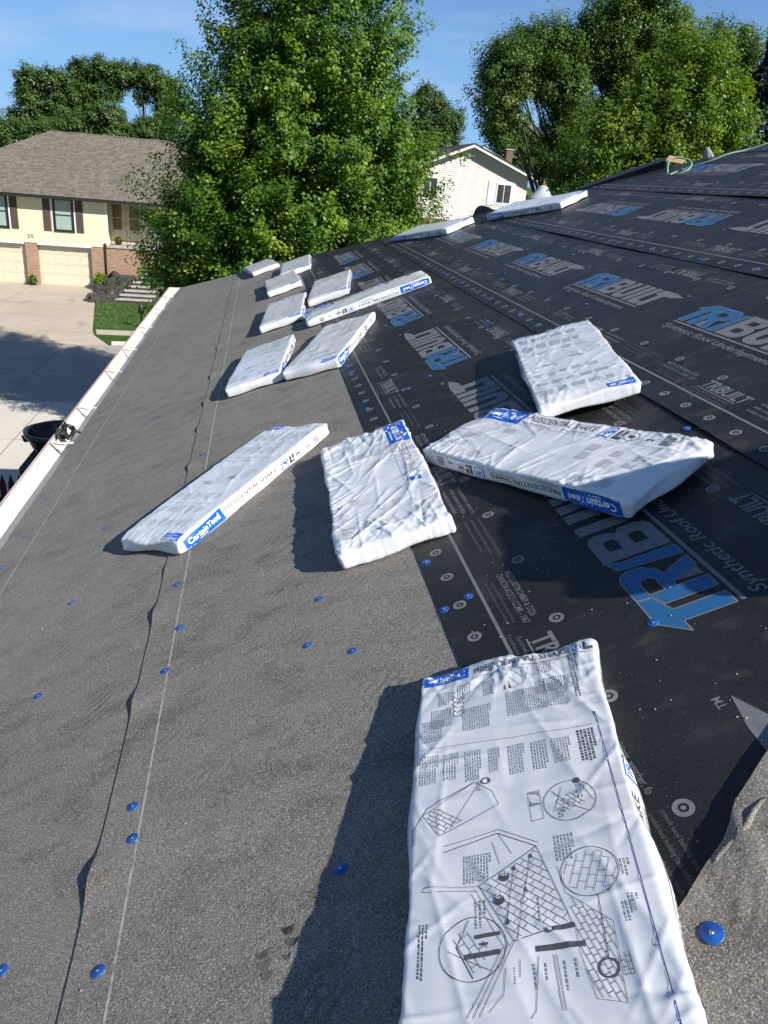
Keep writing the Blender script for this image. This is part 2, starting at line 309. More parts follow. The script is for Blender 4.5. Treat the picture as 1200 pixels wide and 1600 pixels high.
# ------------------------------------------------------------------ 2d drawing kit (prints)
_tc = {}
def text2d(s, bold=0.0):
    key = (s, bold)
    if key in _tc: return _tc[key]
    cu = bpy.data.curves.new('t', 'FONT'); cu.body = s; cu.size = 1; cu.offset = bold; cu.resolution_u = 3
    ob = bpy.data.objects.new('t', cu); C.objects.link(ob)
    me = bpy.data.meshes.new_from_object(ob.evaluated_get(bpy.context.evaluated_depsgraph_get()))
    v = np.array([(q.co.x, q.co.y) for q in me.vertices]) if len(me.vertices) else np.zeros((0, 2))
    f = [tuple(p.vertices) for p in me.polygons]
    bpy.data.objects.remove(ob); bpy.data.curves.remove(cu); bpy.data.meshes.remove(me)
    if len(v): v[:, 0] -= v[:, 0].min()
    _tc[key] = (v, f); return v, f
class Ink:
    """flat drawing in metres: collects 2d faces with a material slot and a layer height"""
    def __init__(s): s.v = []; s.f = []; s.m = []; s.z = []
    def add(s, v, f, m=0, z=0):
        n = len(s.v); s.v += [tuple(p) for p in v]; s.z += [z] * len(v)
        s.f += [tuple(i + n for i in q) for q in f]; s.m += [m] * len(f)
    def text(s, st, x, y, h, w=None, m=0, bold=0.0, rx=(1, 0), z=0, slant=0):
        v, f = text2d(st, bold)
        if not len(v): return
        k = h / .7; W_ = v[:, 0].max(); kx = (w / W_) if w else k
        ry = (-rx[1], rx[0])
        xx = v[:, 0] * kx + v[:, 1] * k * slant; yy = v[:, 1] * k
        s.add(np.stack([x + xx * rx[0] + yy * ry[0], y + xx * rx[1] + yy * ry[1]], 1), f, m, z)
    def rect(s, x0, y0, x1, y1, m=0, z=0, step=.02):
        nx = max(1, int(abs(x1 - x0) / step)); ny = max(1, int(abs(y1 - y0) / step))
        v = [(x0 + (x1-x0)*i/nx, y0 + (y1-y0)*j/ny) for j in range(ny+1) for i in range(nx+1)]
        f = [(j*(nx+1)+i, j*(nx+1)+i+1, (j+1)*(nx+1)+i+1, (j+1)*(nx+1)+i) for j in range(ny) for i in range(nx)]
        s.add(v, f, m, z)
    def line(s, a, b, w=.0014, m=0, z=0, step=.012):
        a = np.array(a, float); b = np.array(b, float); d = b - a; L = np.hypot(*d)
        if L < 1e-6: return
        n = max(1, int(L / step)); q = np.array([-d[1], d[0]]) / L * w / 2
        v = []
        for i in range(n + 1):
            p = a + d * i / n; v += [p - q, p + q]
        s.add(v, [(2*i, 2*i+2, 2*i+3, 2*i+1) for i in range(n)], m, z)
    def path(s, pts, w=.0014, m=0, z=0, close=False):
        pts = list(pts)
        for a, b in zip(pts, pts[1:] + (pts[:1] if close else [])): s.line(a, b, w, m, z)
    def circle(s, c, r, w=.0014, m=0, z=0, n=36, a0=0, a1=2*math.pi):
        v = []
        for i in range(n + 1):
            t = a0 + (a1 - a0) * i / n
            for rr in (r - w/2, r + w/2): v.append((c[0] + rr*math.cos(t), c[1] + rr*math.sin(t)))
        s.add(v, [(2*i, 2*i+1, 2*i+3, 2*i+2) for i in range(n)], m, z)
    def disc(s, c, r, m=0, z=0, n=16):
        s.add([c] + [(c[0] + r*math.cos(2*math.pi*i/n), c[1] + r*math.sin(2*math.pi*i/n)) for i in range(n)],
              [(0, 1 + i, 1 + (i+1) % n) for i in range(n)], m, z)
    def poly(s, loops, m=0, z=0):
        tri = tessellate_polygon([[Vector((*p, 0)) for p in lp] for lp in loops])
        s.add([p for lp in loops for p in lp], [tuple(t) for t in tri], m, z)
    def lines(s, x0, y0, x1, y1, rows, rng, th=.45, m=0, along='x', ragged=True, z=0):
        """a block of body text too small to read: rows of word-long strokes"""
        A0, A1 = (x0, x1) if along == 'x' else (y0, y1)
        B0, B1 = (y0, y1) if along == 'x' else (x0, x1)
        pitch = (B1 - B0) / rows
        for r in range(rows):
            c = B0 + pitch * (r + .5); p = A0
            end = A1 if not ragged or r < rows - 1 else A0 + (A1 - A0) * rng.uniform(.3, .9)
            sg = 1 if A1 > A0 else -1
            while (end - p) * sg > .002:
                wl = rng.uniform(.002, .008); q = p + sg * min(wl, abs(end - p))
                h = abs(pitch) * th / 2
                if along == 'x': v = [(p, c-h), (q, c-h), (q, c+h), (p, c+h)]
                else: v = [(c-h, p), (c-h, q), (c+h, q), (c+h, p)]
                s.add(v, [(0, 1, 2, 3)], m, z); p = q + sg * .0013
def inside(p, poly):
    x, y = p; r = False; n = len(poly)
    for i in range(n):
        (x1, y1), (x2, y2) = poly[i], poly[(i+1) % n]
        if (y1 > y) != (y2 > y) and x < (x2-x1)*(y-y1)/(y2-y1) + x1: r = not r
    return r
def hatch(ink, poly, ang, row=.009, brick=.018, w=.0009, m=0, circ=None):
    w = min(w, .00075)
    """courses of shingles drawn inside a polygon"""
    if circ: poly = [(circ[0][0]+circ[1]*.97*math.cos(t), circ[0][1]+circ[1]*.97*math.sin(t)) for t in np.linspace(0, 2*math.pi, 25)[:-1]]
    ca, sa = math.cos(ang), math.sin(ang); cx = sum(p[0] for p in poly)/len(poly); cy = sum(p[1] for p in poly)/len(poly)
    R = max(math.hypot(p[0]-cx, p[1]-cy) for p in poly)
    W2 = lambda a, b: (cx + a*ca - b*sa, cy + a*sa + b*ca)
    k = -int(R/row)
    rng = random.Random(5)
    while k*row < R:
        b = k*row; a = -R
        while a < R:
            p, q = W2(a, b), W2(a + brick/3, b)
            if inside(p, poly) and inside(q, poly): ink.line(p, q, w, m)
            a += brick/3
        a = -R + (k % 2)*brick/2
        while a < R:
            aa = a + rng.uniform(-.002, .002); p, q = W2(aa, b), W2(aa, b + row)
            if inside(p, poly) and inside(q, poly): ink.line(p, q, w, m)
            a += brick
        k += 1

# ==================================================================== GROUND
GZ = -.13
def sheet(name, poly, z, mat, kind='structure', thick=.1):
    b = MB(); b.prism([(x, y, z - thick) for x, y in poly], (0, 0, thick)); return tag(b.build(name, mat), kind=kind)
b = MB(); b.quad((-900, -900, GZ - .02), (900, -900, GZ - .02), (900, 900, GZ - .02), (-900, 900, GZ - .02))
struct(b.build('ground', M['grass']))
st = sheet('street', [(-90, 22.9), (-3.5, 23.2), (1, 25.2), (10, 27), (90, 28), (90, 35.5), (10, 34.2), (0, 32.8), (-5, 31.6), (-90, 31.0)], GZ + .004, M['street'], thick=.02)
b = MB()
for x in np.arange(-40, 10, 4.6): b.box((x, 23.3, GZ+.002), (x + .02, 31.0, GZ + .0065))
b.box((-40, 27.1, GZ+.002), (-3, 27.12, GZ+.0068))
b.build('expansion_joint', M['joint'], None, st)
struct(sheet('lawn_across', [(-90, 32.2), (-5, 32.75), (0, 33.9), (10, 35.3), (90, 36.6), (90, 120), (-90, 120)], 0, M['grass'], thick=.16))
dv = struct(sheet('driveway_across', [(-17.2, 32.3), (-6.95, 32.72), (-7.2, 33.7), (-8.2, 39.5), (-9.25, 45.88), (-17, 45.88)], .008, M['conc'], thick=.1))
b = MB()
for k in range(1, 4): b.box((-17.0, 33.6 + k*3.05, .0), (-7.2 - .38*k, 33.62 + k*3.05, .0105))
b.box((-12.4, 32.6, .0), (-12.38, 45.4, .0108))
b.build('expansion_joint', M['joint'], None, dv)
b = MB(); b.prism([(-17.6, 31.1, GZ + .006), (-17.2, 32.3, .006), (-6.95, 32.72, .006), (-6.2, 31.5, GZ + .006)], (0, 0, -.05))
struct(b.build('driveway_apron', M['conc']))
struct(sheet('pavement_across', [(-6.9, 32.95), (-5, 33.05), (0, 34.25), (10, 35.7), (60, 36.8), (60, 38.0), (10, 36.9), (0, 35.4), (-4.4, 34.05), (-7.1, 33.9)], .012, M['conc'], thick=.05))
struct(sheet('pavement_left', [(-90, 32.6), (-17.4, 32.9), (-17.4, 33.9), (-90, 33.6)], .012, M['conc'], thick=.05))
b = MB(); pts = [(-6.1, 31.75), (-5, 31.85), (0, 33.05), (10, 34.4), (90, 35.7)]
for (x0, y0), (x1, y1) in zip(pts, pts[1:]): b.prism([(x0, y0-.15, GZ), (x1, y1-.15, GZ), (x1, y1, GZ), (x0, y0, GZ)], (0, 0, .135))
struct(b.build('kerb_across', M['conc2']))
drive = struct(sheet('driveway_near', [(-30, 13), (-2.6, 13), (-2.6, 20.2), (-3.6, 22.9), (-30, 22.6)], .004, M['conc2'], thick=.14))
b = MB()
for y in (15.6, 19.4): b.box((-30, y, 0), (-2.7, y+.02, .0065))
for x in (-6.4, -12.5): b.box((x, 13, 0), (x+.02, 22.5, .0068))
b.build('expansion_joint', M['joint'], None, drive)
struct(sheet('lawn_near', [(-2.6, 13.2), (30, 13.2), (30, 26.6), (10, 26.4), (1, 24.7), (-3.4, 22.8), (-2.6, 20.2)], 0, M['grass'], thick=.16))
# grass blades on the strip of lawn across the street that shows
rng = np.random.default_rng(3)
n = 26000
gx = rng.uniform(-9, 0, n); gy = rng.uniform(34.3, 45.2, n)
ok = (gx > -7.1 - (gy - 33.7)*.175) & ~((gx > -9) & (gx < -5.2) & (gy > 41.0))
gx, gy = gx[ok], gy[ok]; n = len(gx)
gh = rng.uniform(.04, .10, n); ga = rng.uniform(0, 6.28, n); gl = rng.normal(0, .03, (n, 2))
v = np.zeros((n, 3, 3)); v[:, 0] = np.stack([gx - .014*np.cos(ga), gy - .014*np.sin(ga), np.zeros(n)], 1)
v[:, 1] = np.stack([gx + .014*np.cos(ga), gy + .014*np.sin(ga), np.zeros(n)], 1)
v[:, 2] = np.stack([gx + gl[:, 0], gy + gl[:, 1], gh], 1)
me = bpy.data.meshes.new('grass'); me.from_pydata(v.reshape(-1, 3).tolist(), [], np.arange(n*3).reshape(-1, 3).tolist()); me.materials.append(M['blade'])
tag(inst('grass', me, Matrix()), 'short mown green grass on the lawn across the street', 'grass', kind='stuff')

# ==================================================================== OUR HOUSE AND ROOF
EV = -1.76; UH = 12.6; US = -5.0; VR = 6.4
def hip(v): return UH - (v - EV) * .97
house = empty('house', T(2.5, 4, 0), 'house being reroofed, its hip roof covered in grey and black underlayment under the bundles', 'house')
MRv = lambda v, u, w=0: MR @ Vector((v, u, w))
# deck: three slopes of the hip roof as solids
b = MB()
th = .03
b.prism([(EV, US, -th), (EV, UH, -th), (VR, hip(VR), -th), (VR, US, -th)], (0, 0, th))
deck = b.build('roof_deck', M['deck'], MR, house)
A = MRv(EV, UH); Bp = MRv(VR, hip(VR)); D = MRv(VR, US)
Bk = Vector((2*Bp.x - A.x, A.y, A.z)); Bk0 = Vector((2*Bp.x - A.x, US, A.z))
b = MB(); b.prism([A - Vector((0, 0, .004)), Bk - Vector((0, 0, .004)), Bp - Vector((0, 0, .004))], (0, 0, -.04)); b.build('hip_end_slope', M['black'], None, house)
b = MB(); b.prism([Bp - Vector((0, 0, .004)), Bk - Vector((0, 0, .004)), Bk0 - Vector((0, 0, .004)), D - Vector((0, 0, .004))], (0, 0, -.04)); b.build('rear_slope', M['black'], None, house)
b = MB(); b.box((A.x + .03, US, A.z - .2), (A.x + .055, A.y - .03, A.z - .032)); b.build('fascia', M['trimw'], None, house)
b = MB(); b.box((A.x + .056, A.y - .055, A.z - .2), (Bk.x - .03, A.y - .03, A.z - .06)); b.build('fascia', M['trimw'], None, house)
b = MB(); b.box((A.x + .056, US, A.z - .2), (A.x + .6, A.y - .06, A.z - .18)); b.build('soffit', M['trimw'], None, house)
b = MB(); b.box((A.x + .6, US + .2, 0), (Bk.x - .6, A.y - .6, A.z - .19)); b.build('wall', M['brick'], None, house)

def ripple(u, k):
    """height of a loose sheet edge along the roof"""
    return max(0, noise.noise((u * 1.7, k * 7.3, .5)) - .12) ** 1.3
def felt_strip(name, v0, v1, zz, seed, mat, label, bul, edge_w, amp, endhip=True):
    """one course of sheet; its lower edge is loose in places and wanders a little"""
    us = np.arange(US, UH + .001, .035); vs = [v0, v0 + .008, v0 + .02, v0 + .04, v0 + edge_w, v0 + edge_w * 1.8, v1]
    nU = len(us); mb = MB(); V = []
    for i, u in enumerate(us):
        lift = sum(a * math.exp(-((u - c_) / s_) ** 2) for c_, s_, a in bul) + ripple(u, seed) * amp
        wav = .006 * noise.noise((u * .9, seed, 2.2)) + .0016 * noise.noise((u * 9, seed, 2.2))
        for j, v in enumerate(vs):
            f = max(0, 1 - (v - v0) / (edge_w * 1.8)) ** 1.5 if j < len(vs) - 1 else 0
            vv = v + (wav if j < 4 else 0) - lift * .25 * f
            V.append((vv, min(u, hip(v)), zz + lift * f))
    k = len(vs); F = [(i*k + j, i*k + j + 1, (i+1)*k + j + 1, (i+1)*k + j) for i in range(nU - 1) for j in range(k - 1)]
    F = [(a, d, c_, b_) for a, b_, c_, d in F]
    F = [f for f in F if len({V[q][1] for q in f}) > 1]
    mb.add(V, F)
    # thickness at the lower edge
    V2 = []; 
    for i in range(nU):
        x, y, z = V[i*k]; V2 += [(x, y, z), (x + .0006, y, z - .0032)]
    mb.add(V2, [(2*i, 2*i+2, 2*i+3, 2*i+1) for i in range(nU - 1) if V2[2*i][1] < V2[2*i+2][1]])
    o = mb.build(name, mat, MR, house, smooth=True); 
    if label: o['label'] = label
    return o
feltA = felt_strip('felt_sheet', EV - .012, -.72, .004, 1, M['felt'], 'grey felt course along the gutter', [], .05, .0)
feltB = felt_strip('felt_sheet', -.835, .30, .007, 2, M['felt'], 'grey felt course with a loose buckled lower edge',
    [(1.235, .05, .013), (1.83, .045, .009), (2.30, .055, .010), (2.62, .04, .004), (3.05, .05, .005), (3.72, .05, .009), (4.35, .05, .008), (4.9, .06, .009), (.7, .05, .005), (5.6, .06, .009), (6.6, .06, .008)], .055, .0015)
EDG = [.054, 1.06, 2.05, 3.0, 3.98, 4.95]
ZB = [.011, .014, .017, .020, .023, .026]
bul = [[], [(3.0, .5, .004), (2.2, .3, .005)], [(4.9, .35, .005), (6.0, .5, .007), (3.4, .3, .003)], [(5.0, .5, .008), (6.0, .3, .005)], [(5.2, .5, .004)], []]
sheets = [felt_strip('underlayment_sheet', EDG[i], EDG[i] + 1.2 if i < 5 else VR, ZB[i], 10 + i, M['black'], None, bul[i], .09, .002 if i == 0 else .003) for i in range(6)]

# ---- the printed logo (x = reading direction, y = up; 0.85 m underline)
def logo_mesh(name, detail=True, sx=1.0, sy=1.0, gm=0, bm=1):
    k = Ink()
    Tl = [(0, 0), (0, .128), (-.04, .128), (.02, .185), (.118, .185), (.115, .150), (.073, .136), (.05, .128), (.05, 0)]
    Rl = [(.078, 0), (.078, .132), (.118, .146), (.122, .185), (.205, .185), (.235, .176), (.25, .15), (.245, .115), (.22, .088), (.19, .08), (.232, 0), (.182, 0), (.145, .078), (.128, .078), (.128, 0)]
    Rh = [(.128, .108), (.128, .148), (.18, .148), (.193, .140), (.193, .117), (.18, .108)]
    Il = [(.245, 0), (.262, .165), (.318, .187), (.295, .15), (.292, 0)]
    for lp, h in ((Tl, None), (Rl, Rh), (Il, None)):
        k.poly([lp] + ([h] if h else []), bm)
        if detail: k.path(lp, .0045, gm, .0003, True)
        if detail and h: k.path(h, .004, gm, .0003, True)
    k.poly([[(.14, .004), (.146, .068), (.178, .004)]], gm)
    B_ = [(.305, 0), (.31, .185), (.42, .185), (.45, .172), (.458, .15), (.452, .115), (.435, .1), (.456, .085), (.462, .04), (.45, .012), (.425, 0)]
    k.poly([B_, [(.357, .112), (.357, .148), (.404, .148), (.412, .14), (.412, .12), (.404, .112)], [(.357, .038), (.357, .076), (.404, .076), (.412, .068), (.412, .046), (.404, .038)]], gm)
    k.poly([[(.475, .185), (.475, .05), (.487, .018), (.515, 0), (.57, 0), (.6, .018), (.612, .05), (.612, .185), (.562, .185), (.562, .055), (.552, .042), (.535, .042), (.525, .055), (.525, .185)]], gm)
    k.poly([[(.628, 0), (.628, .185), (.678, .185), (.678, 0)]], gm)
    k.poly([[(.694, 0), (.694, .185), (.744, .185), (.744, .04), (.79, .04), (.79, 0)]], gm)
    k.poly([[(.80, 0), (.80, .13), (.76, .13), (.765, .185), (.84, .185), (.90, .182), (.985, .165), (.905, .132), (.85, .13), (.85, 0)]], gm)
    k.rect(0, -.022, .85, -.011, gm)
    k.text('Synthetic Roof Underlayment', .005, -.078, .036, .79, gm, .012, z=.0002, slant=.18)
    if detail: k.text('TM', .96, .185, .018, .032, gm, .02)
    me = bpy.data.meshes.new(name)
    me.from_pydata([(x*sx, y*sy, z + .0006) for (x, y), z in zip(k.v, k.z)], [], k.f)
    me.materials.append(M['pgrey']); me.materials.append(M['pblue'])
    me.polygons.foreach_set('material_index', k.m); me.update(); return me
LOGO = logo_mesh('printed_logo')
PER = 1.235
for i, sh in enumerate(sheets):
    e = EDG[i]; up = i % 2 == 1
    for n_ in range(-5, 14):
        if not up:
            u0 = 1.36 + n_ * PER; v = e + .627; rot = math.pi/2          # reads away from us
            if i == 2: u0 += -.3
            if i == 4: u0 += .4
            lo, hi_ = u0 - .05, u0 + 1.0
        else:
            u0 = 3.29 + n_ * PER - (0 if i == 1 else .1); v = e + .488; rot = -math.pi/2     # reads towards us
            lo, hi_ = u0 - 1.0, u0 + .05
        if lo < US or hi_ > hip(v + .2) - .02: continue
        inst('printed_logo', LOGO, MR @ T(v, u0, ZB[i], rot), sh)

# ---- edge rows of small print, rings and the lap lines; one flat print per sheet
def strip_print(i):
    e = EDG[i]; k = Ink(); g, d = 0, 1
    rg = random.Random(40 + i); ph = {0: 0, 1: .37}.get(i, rg.uniform(0, 1.2))
    top = e + 1.0
    def hl(v): return hip(v) - .03
    a = US
    while a < hl(e + .12):
        k.line((e + .118, a), (e + .118, min(a + .4, hl(e + .12))), .009, g, 0, .1); a += .4
    for off, p, rr in ((.056, .155, .0195), (.258, .31, .0195), (.75 if False else .84, .31, .0195)):
        a = US + (.06 if off < .1 else .02) + ph
        while a < hl(e + off):
            k.circle((e + off, a), rr - .005, .0095, g, n=18); k.disc((e + off, a), .005, g, n=8); a += p
    def block(u, v, dirn):
        """one repeat of the small print; dirn -1 reads towards us with its top up the slope"""
        rx = (0, -1) if dirn < 0 else (0, 1); s = -dirn
        def tx(t, du, dv, h, w, m=g, bold=.005): k.text(t, v + s*dv, u + dirn*du, h, w, m, bold, rx)
        tx('MEETS ASTM D4869 & D226', 0, .035, .018, .23); tx('CAN/CSA A123.3 / CCMR - 1067', 0, .010, .018, .25)
        for q in range(2): tx('see application instructions for full detail', .02, -.012 - q*.016, .008, .21, d, .0)
        L0 = .31
        tx('TRIBUILT', L0, .006, .052, .26, g, .03); 
        k.line((v - s*.004, u + dirn*L0), (v - s*.004, u + dirn*(L0+.24)), .005, g)
        tx('Synthetic Roof Underlayment', L0 - .02, -.024, .013, .25, d); tx('Synthetic Roof Underlayment', L0 - .04, -.042, .011, .28, d)
        for q, t in enumerate(('surface conditions, weather, fo', 'en las condiciones climaticas', 'instalacion del techo')):
            tx(t, .62, .045 - .026*q, .016, .22 - .02*q, g, .004)
        for q in range(3): tx('consult local building code before installing this product', .88, .05 - .022*q, .010, .27 - .03*q, d, .002)
    u = PER * 12
    while u > US + 1:
        uu = u + (1.80 if i == 0 else 2.84) % PER - (0 if i < 2 else ph)
        if uu < hl(e + .3): block(uu, e + .17, -1)
        if uu - 1.2 + .6 < hl(top) - 1.0: block(uu - .6, top - .10, 1)
        u -= PER
    lift = lambda v, u_: 0
    bl = bul[i]
    mesh_v = []
    for (x, y), z in zip(k.v, k.z):
        f = max(0, 1 - (x - e) / (.09 * 1.8)) ** 1.5
        h = (sum(a_ * math.exp(-((y - c_) / s_) ** 2) for c_, s_, a_ in bl) + ripple(y, 10 + i) * (.002 if i == 0 else .003)) * f if f > 0 else 0
        mesh_v.append((x, y, ZB[i] + h + z + .0007))
    keep = [(f, m) for f, m in zip(k.f, k.m) if max(k.v[q][1] for q in f) < hl(k.v[f[0]][0])]
    me = bpy.data.meshes.new('printed_marks'); me.from_pydata(mesh_v, [], [f for f, m in keep])
    me.materials.append(M['pgrey']); me.materials.append(M['pgrey_dim']); me.polygons.foreach_set('material_index', [m for f, m in keep]); me.update()
    inst('printed_marks', me, MR, sheets[i])
for i in range(5): strip_print(i)
# chalk lines on the felt
for sh, v, zz, w in ((feltB, -.742, .0075, .006), (feltA, -1.60, .0045, .005)):
    mb = MB(); us = np.arange(US, hip(v), .08)
    V = [(v + q * w/2 + .004*noise.noise((u*.7, v, 0)), u, zz) for u in us for q in (-1, 1)]
    mb.add(V, [(2*i, 2*i+1, 2*i+3, 2*i+2) for i in range(len(us)-1)]); mb.build('chalk_line', M['chalk'], MR, sh)
mb = MB()
for (v, u, r) in ((-.405, .955, .011), (-.40, .93, .010), (-.455, .925, .010), (-.452, .905, .011), (-.447, .885, .010), (-.41, .905, .006)):
    a = [(v + r*math.cos(t)*1.2, u + r*math.sin(t)*.75 + .004*math.cos(2*t), .0078) for t in np.linspace(0, 2*math.pi, 11)[:-1]]
    mb.add(a, [tuple(range(10))])
mb.build('boot_mark', M['rock'], MR, feltB)['kind'] = 'stuff'
# loose piece of grey felt at the near right, its cut edge curled
edge = [(.16, .60), (.21, .74), (.265, .775), (.33, .82), (.36, .845), (.39, .88), (.43, .905), (.48, .94), (.60, 1.02), (.9, 1.14), (1.5, 1.3)]
mb = MB(); V = []; nseg = 8
ee = []
for (a, b_), (c_, d_) in zip(edge, edge[1:]):
    for q in range(6): ee.append((a + (c_-a)*q/6, b_ + (d_-b_)*q/6))
ee.append(edge[-1])
for j, (v, u) in enumerate(ee):
    wv = .004*noise.noise((u*14, v*14, 0))
    for s in range(nseg + 1):
        t = (s / nseg) ** 1.8
        uu = u + (-.35 - u) * t + wv*(1-t); lift = .006 * math.exp(-t*14) + .002
        fold = .013 * math.exp(-(((v - .29) * .86 - (uu - .778) * 1.5) / .02) ** 2) if .76 < uu < .89 else 0
        V.append((v - wv*(1-t), uu, .0165 + lift + fold * (.3 if s == 0 else 1)))
k = nseg + 1
mb.add(V, [(i*k + j, (i+1)*k + j, (i+1)*k + j + 1, i*k + j + 1) for i in range(len(ee)-1) for j in range(nseg)])
V2 = []
for j in range(len(ee)): x, y, z = V[j*k]; V2 += [(x, y, z), (x, y + .001, z - .005)]
mb.add(V2, [(2*i, 2*i+1, 2*i+3, 2*i+2) for i in range(len(ee)-1)])
patch = mb.build('felt_patch', M['felt'], MR, house, smooth=True); patch['label'] = 'cut grey felt piece lapped over the black sheet'
# crack-like curl on the patch
mb = MB(); pts = [(.285 + q*.148, .775 + q*.088 + .004*math.sin(q*9), .0215 + .006*math.sin(q*3.14)) for q in np.linspace(0, 1, 16)]
mb.tube(pts, [.0035 + .003*math.sin(3.1*q/15) for q in range(16)], 6); mb.build('felt_curl', M['felt'], MR, patch, smooth=True)

# ---- blue plastic cap nails (each a sub-part of the sheet it holds)
mb = MB(); mb.lathe([(.0138, 0), (.0140, .0008), (.0126, .0016), (.0075, .0014), (.0060, .0024), (.0020, .0026), (.0, .0027)], 18); mb.lathe([(.003, .0026), (.003, .0032), (0, .0034)], 8, m=1)
CAP = mb.mesh('nail_cap', [M['cap'], M['steel']], True)
capsA = [(-1.21, 2.63), (-1.18, 2.05), (-.99, 1.09), (-1.685, 3.26), (-1.69, 4.07), (-1.2, 3.29), (-1.67, 3.58), (-1.67, 4.51), (-1.68, 5.6), (-1.2, 5.0), (-1.2, 6.6), (-1.68, 7.2)]
capsB = [(-.77, 2.46), (-.73, 2.15), (-.752, 1.93), (-.77, 1.41), (-.755, 1.31), (-.775, 1.01), (-.30, 1.04), (-.32, 1.80), (-.20, 1.70), (-.27, 2.02), (-.77, 3.84), (-.77, .62), (-.3, 6.1), (-.25, 7.9)]
capsK = {0: [(.066, 1.73), (.072, 2.0), (.14, 1.75), (.493, 1.39), (.46, 3.77), (.10, 3.74), (.11, 3.2), (.10, 3.62), (.10, 4.3), (.45, 5.2), (.12, 4.8), (.47, 2.5), (.33, 3.69), (.68, 4.05), (.44, 6.5), (.95, 4.4), (.88, 3.3)]}
for sh, zz, lst in [(feltA, .004, capsA), (feltB, .007, capsB), (sheets[0], ZB[0], capsK[0])]:
    rg = random.Random(7)
    for v, u in lst: inst('nail_cap', CAP, MR @ T(v, u, zz, rg.uniform(0, 6)) @ Matrix.Rotation(rg.uniform(-.08, .08), 4, 'X'), sh)
inst('nail_cap', CAP, MR @ T(.24, .69, .0225) @ Matrix.Scale(1.3, 4), patch)
rg = random.Random(12)
for i in range(1, 5):
    e = EDG[i]
    pts = [(e - .03 if i == 1 else e + .03, 2.24), (e + .05, 2.56), (e + .15, 3.63)] if i == 1 else []
    u = 2.9 + rg.random()*.3
    while u < hip(e + .9) - .1:
        pts.append((e + .05 + rg.uniform(-.015, .015), u))
        if rg.random() < .35: pts.append((e + .36 + rg.uniform(-.08, .08), u + rg.uniform(0, .3)))
        if rg.random() < .3: pts.append((e + .74 + rg.uniform(-.08, .08), u + rg.uniform(0, .3)))
        u += rg.uniform(.3, .7)
    for v, u in pts:
        if u < hip(v) - .05: inst('nail_cap', CAP, MR @ T(v, u, ZB[i], rg.uniform(0, 6)) @ Matrix.Rotation(rg.uniform(-.15, .15), 4, 'X'), sheets[i])

# ---- gutter with hangers
gx1 = A.x - .004; gx0 = gx1 - .185; gzt = A.z - .016; gzb = gzt - .125
prof = [(gx1, gzt + .004), (gx1, gzb), (gx0 + .045, gzb), (gx0 + .03, gzb + .03), (gx0 + .012, gzt - .03), (gx0, gzt - .012), (gx0, gzt), (gx0 + .014, gzt), (gx0 + .014, gzt - .006),
        (gx0 + .004, gzt - .006), (gx0 + .006, gzt - .014), (gx0 + .017, gzt - .032), (gx0 + .034, gzb + .031), (gx0 + .047, gzb + .003), (gx1 - .003, gzb + .003), (gx1 - .003, gzt + .004)]
mb = MB(); ys = [US, UH + .12]
npf = len(prof)
mb.add([(x, y, z) for y in ys for x, z in prof], [(i, (i+1) % npf, npf + (i+1) % npf, npf + i) for i in range(npf)] , 0)
mb.m = [1 if i in (5, 6, 7) else 0 for i in range(npf)]
mb.add([(x, UH + .12, z) for x, z in prof[:8]], [(0, 1, 2, 3, 4, 5, 6)])
mb.m[-1] = 0
gut = mb.build('gutter', [M['gut'], M['lip']], None, house); gut['label'] = 'stained white gutter with open trough'
mb = MB(); mb.box((gx0 + .012, -.012, gzt - .004), (gx1, .012, gzt - .001)); mb.tube([(gx0 + .012, 0, gzt - .004), (gx0 + .07, .035, gzt - .03), (gx1 - .004, .05, gzt - .006)], .004, 5)
HM = mb.mesh('hanger', M['gut'])
for y in (1.2, 2.6, 3.35, 5.15, 6.0, 7.2, 8.15, 9.4, 10.75, 11.8): inst('hanger', HM, T(0, y, 0), gut)
# hip-end gutter hidden beyond the corner
mb = MB(); mb.box((A.x, UH + .02, gzb), (Bk.x, UH + .14, gzt - .002)); mb.build('hip_end_gutter', M['gut'], None, house)
# black clump in the gutter
mb = MB(); rg = random.Random(4)
for q in range(9):
    c0 = Vector((gx0 + .07 + rg.uniform(-.03, .03), 5.42 + rg.uniform(-.1, .1), gzt - .04)); a = rg.uniform(0, 6.28)
    mb.tube([c0 + Vector((math.cos(a)*t*.09, math.sin(a)*t*.1, .05*math.sin(t*3) + .03*t*rg.random())) for t in (0, .25, .5, .75, 1)], [.012, .016, .012, .009, .004], 6)
tag(mb.build('debris_clump', M['blackp'], None, None, True), 'small black clump of debris lodged in the white gutter', 'debris')

# ==================================================================== SHINGLE BUNDLES
BL, BW, BT = 1.02, .375, .064
def box_surface(res, resz):
    """grid of the six sides of the bundle box"""
    nx, ny, nz_ = int(BL/res), int(BW/res), max(4, int(BT/resz))
    V = []; F = []
    def grid(o, a, b, na, nb):
        n0 = len(V)
        for j in range(nb+1):
            for i in range(na+1): V.append([o[q] + a[q]*i/na + b[q]*j/nb for q in range(3)])
        for j in range(nb):
            for i in range(na): F.append((n0 + j*(na+1) + i, n0 + j*(na+1) + i+1, n0 + (j+1)*(na+1) + i+1, n0 + (j+1)*(na+1) + i))
    x, y, t = BL/2, BW/2, BT
    grid((-x, -y, t), (BL, 0, 0), (0, BW, 0), nx, ny)
    grid((-x, y, 0), (BL, 0, 0), (0, -BW, 0), max(8, nx//3), max(4, ny//3))
    grid((-x, -y, 0), (BL, 0, 0), (0, 0, t), nx, nz_)
    grid((x, y, 0), (-BL, 0, 0), (0, 0, t), nx, nz_)
    grid((x, -y, 0), (0, BW, 0), (0, 0, t), ny, nz_)
    grid((-x, y, 0), (0, -BW, 0), (0, 0, t), ny, nz_)
    return np.array(V), F
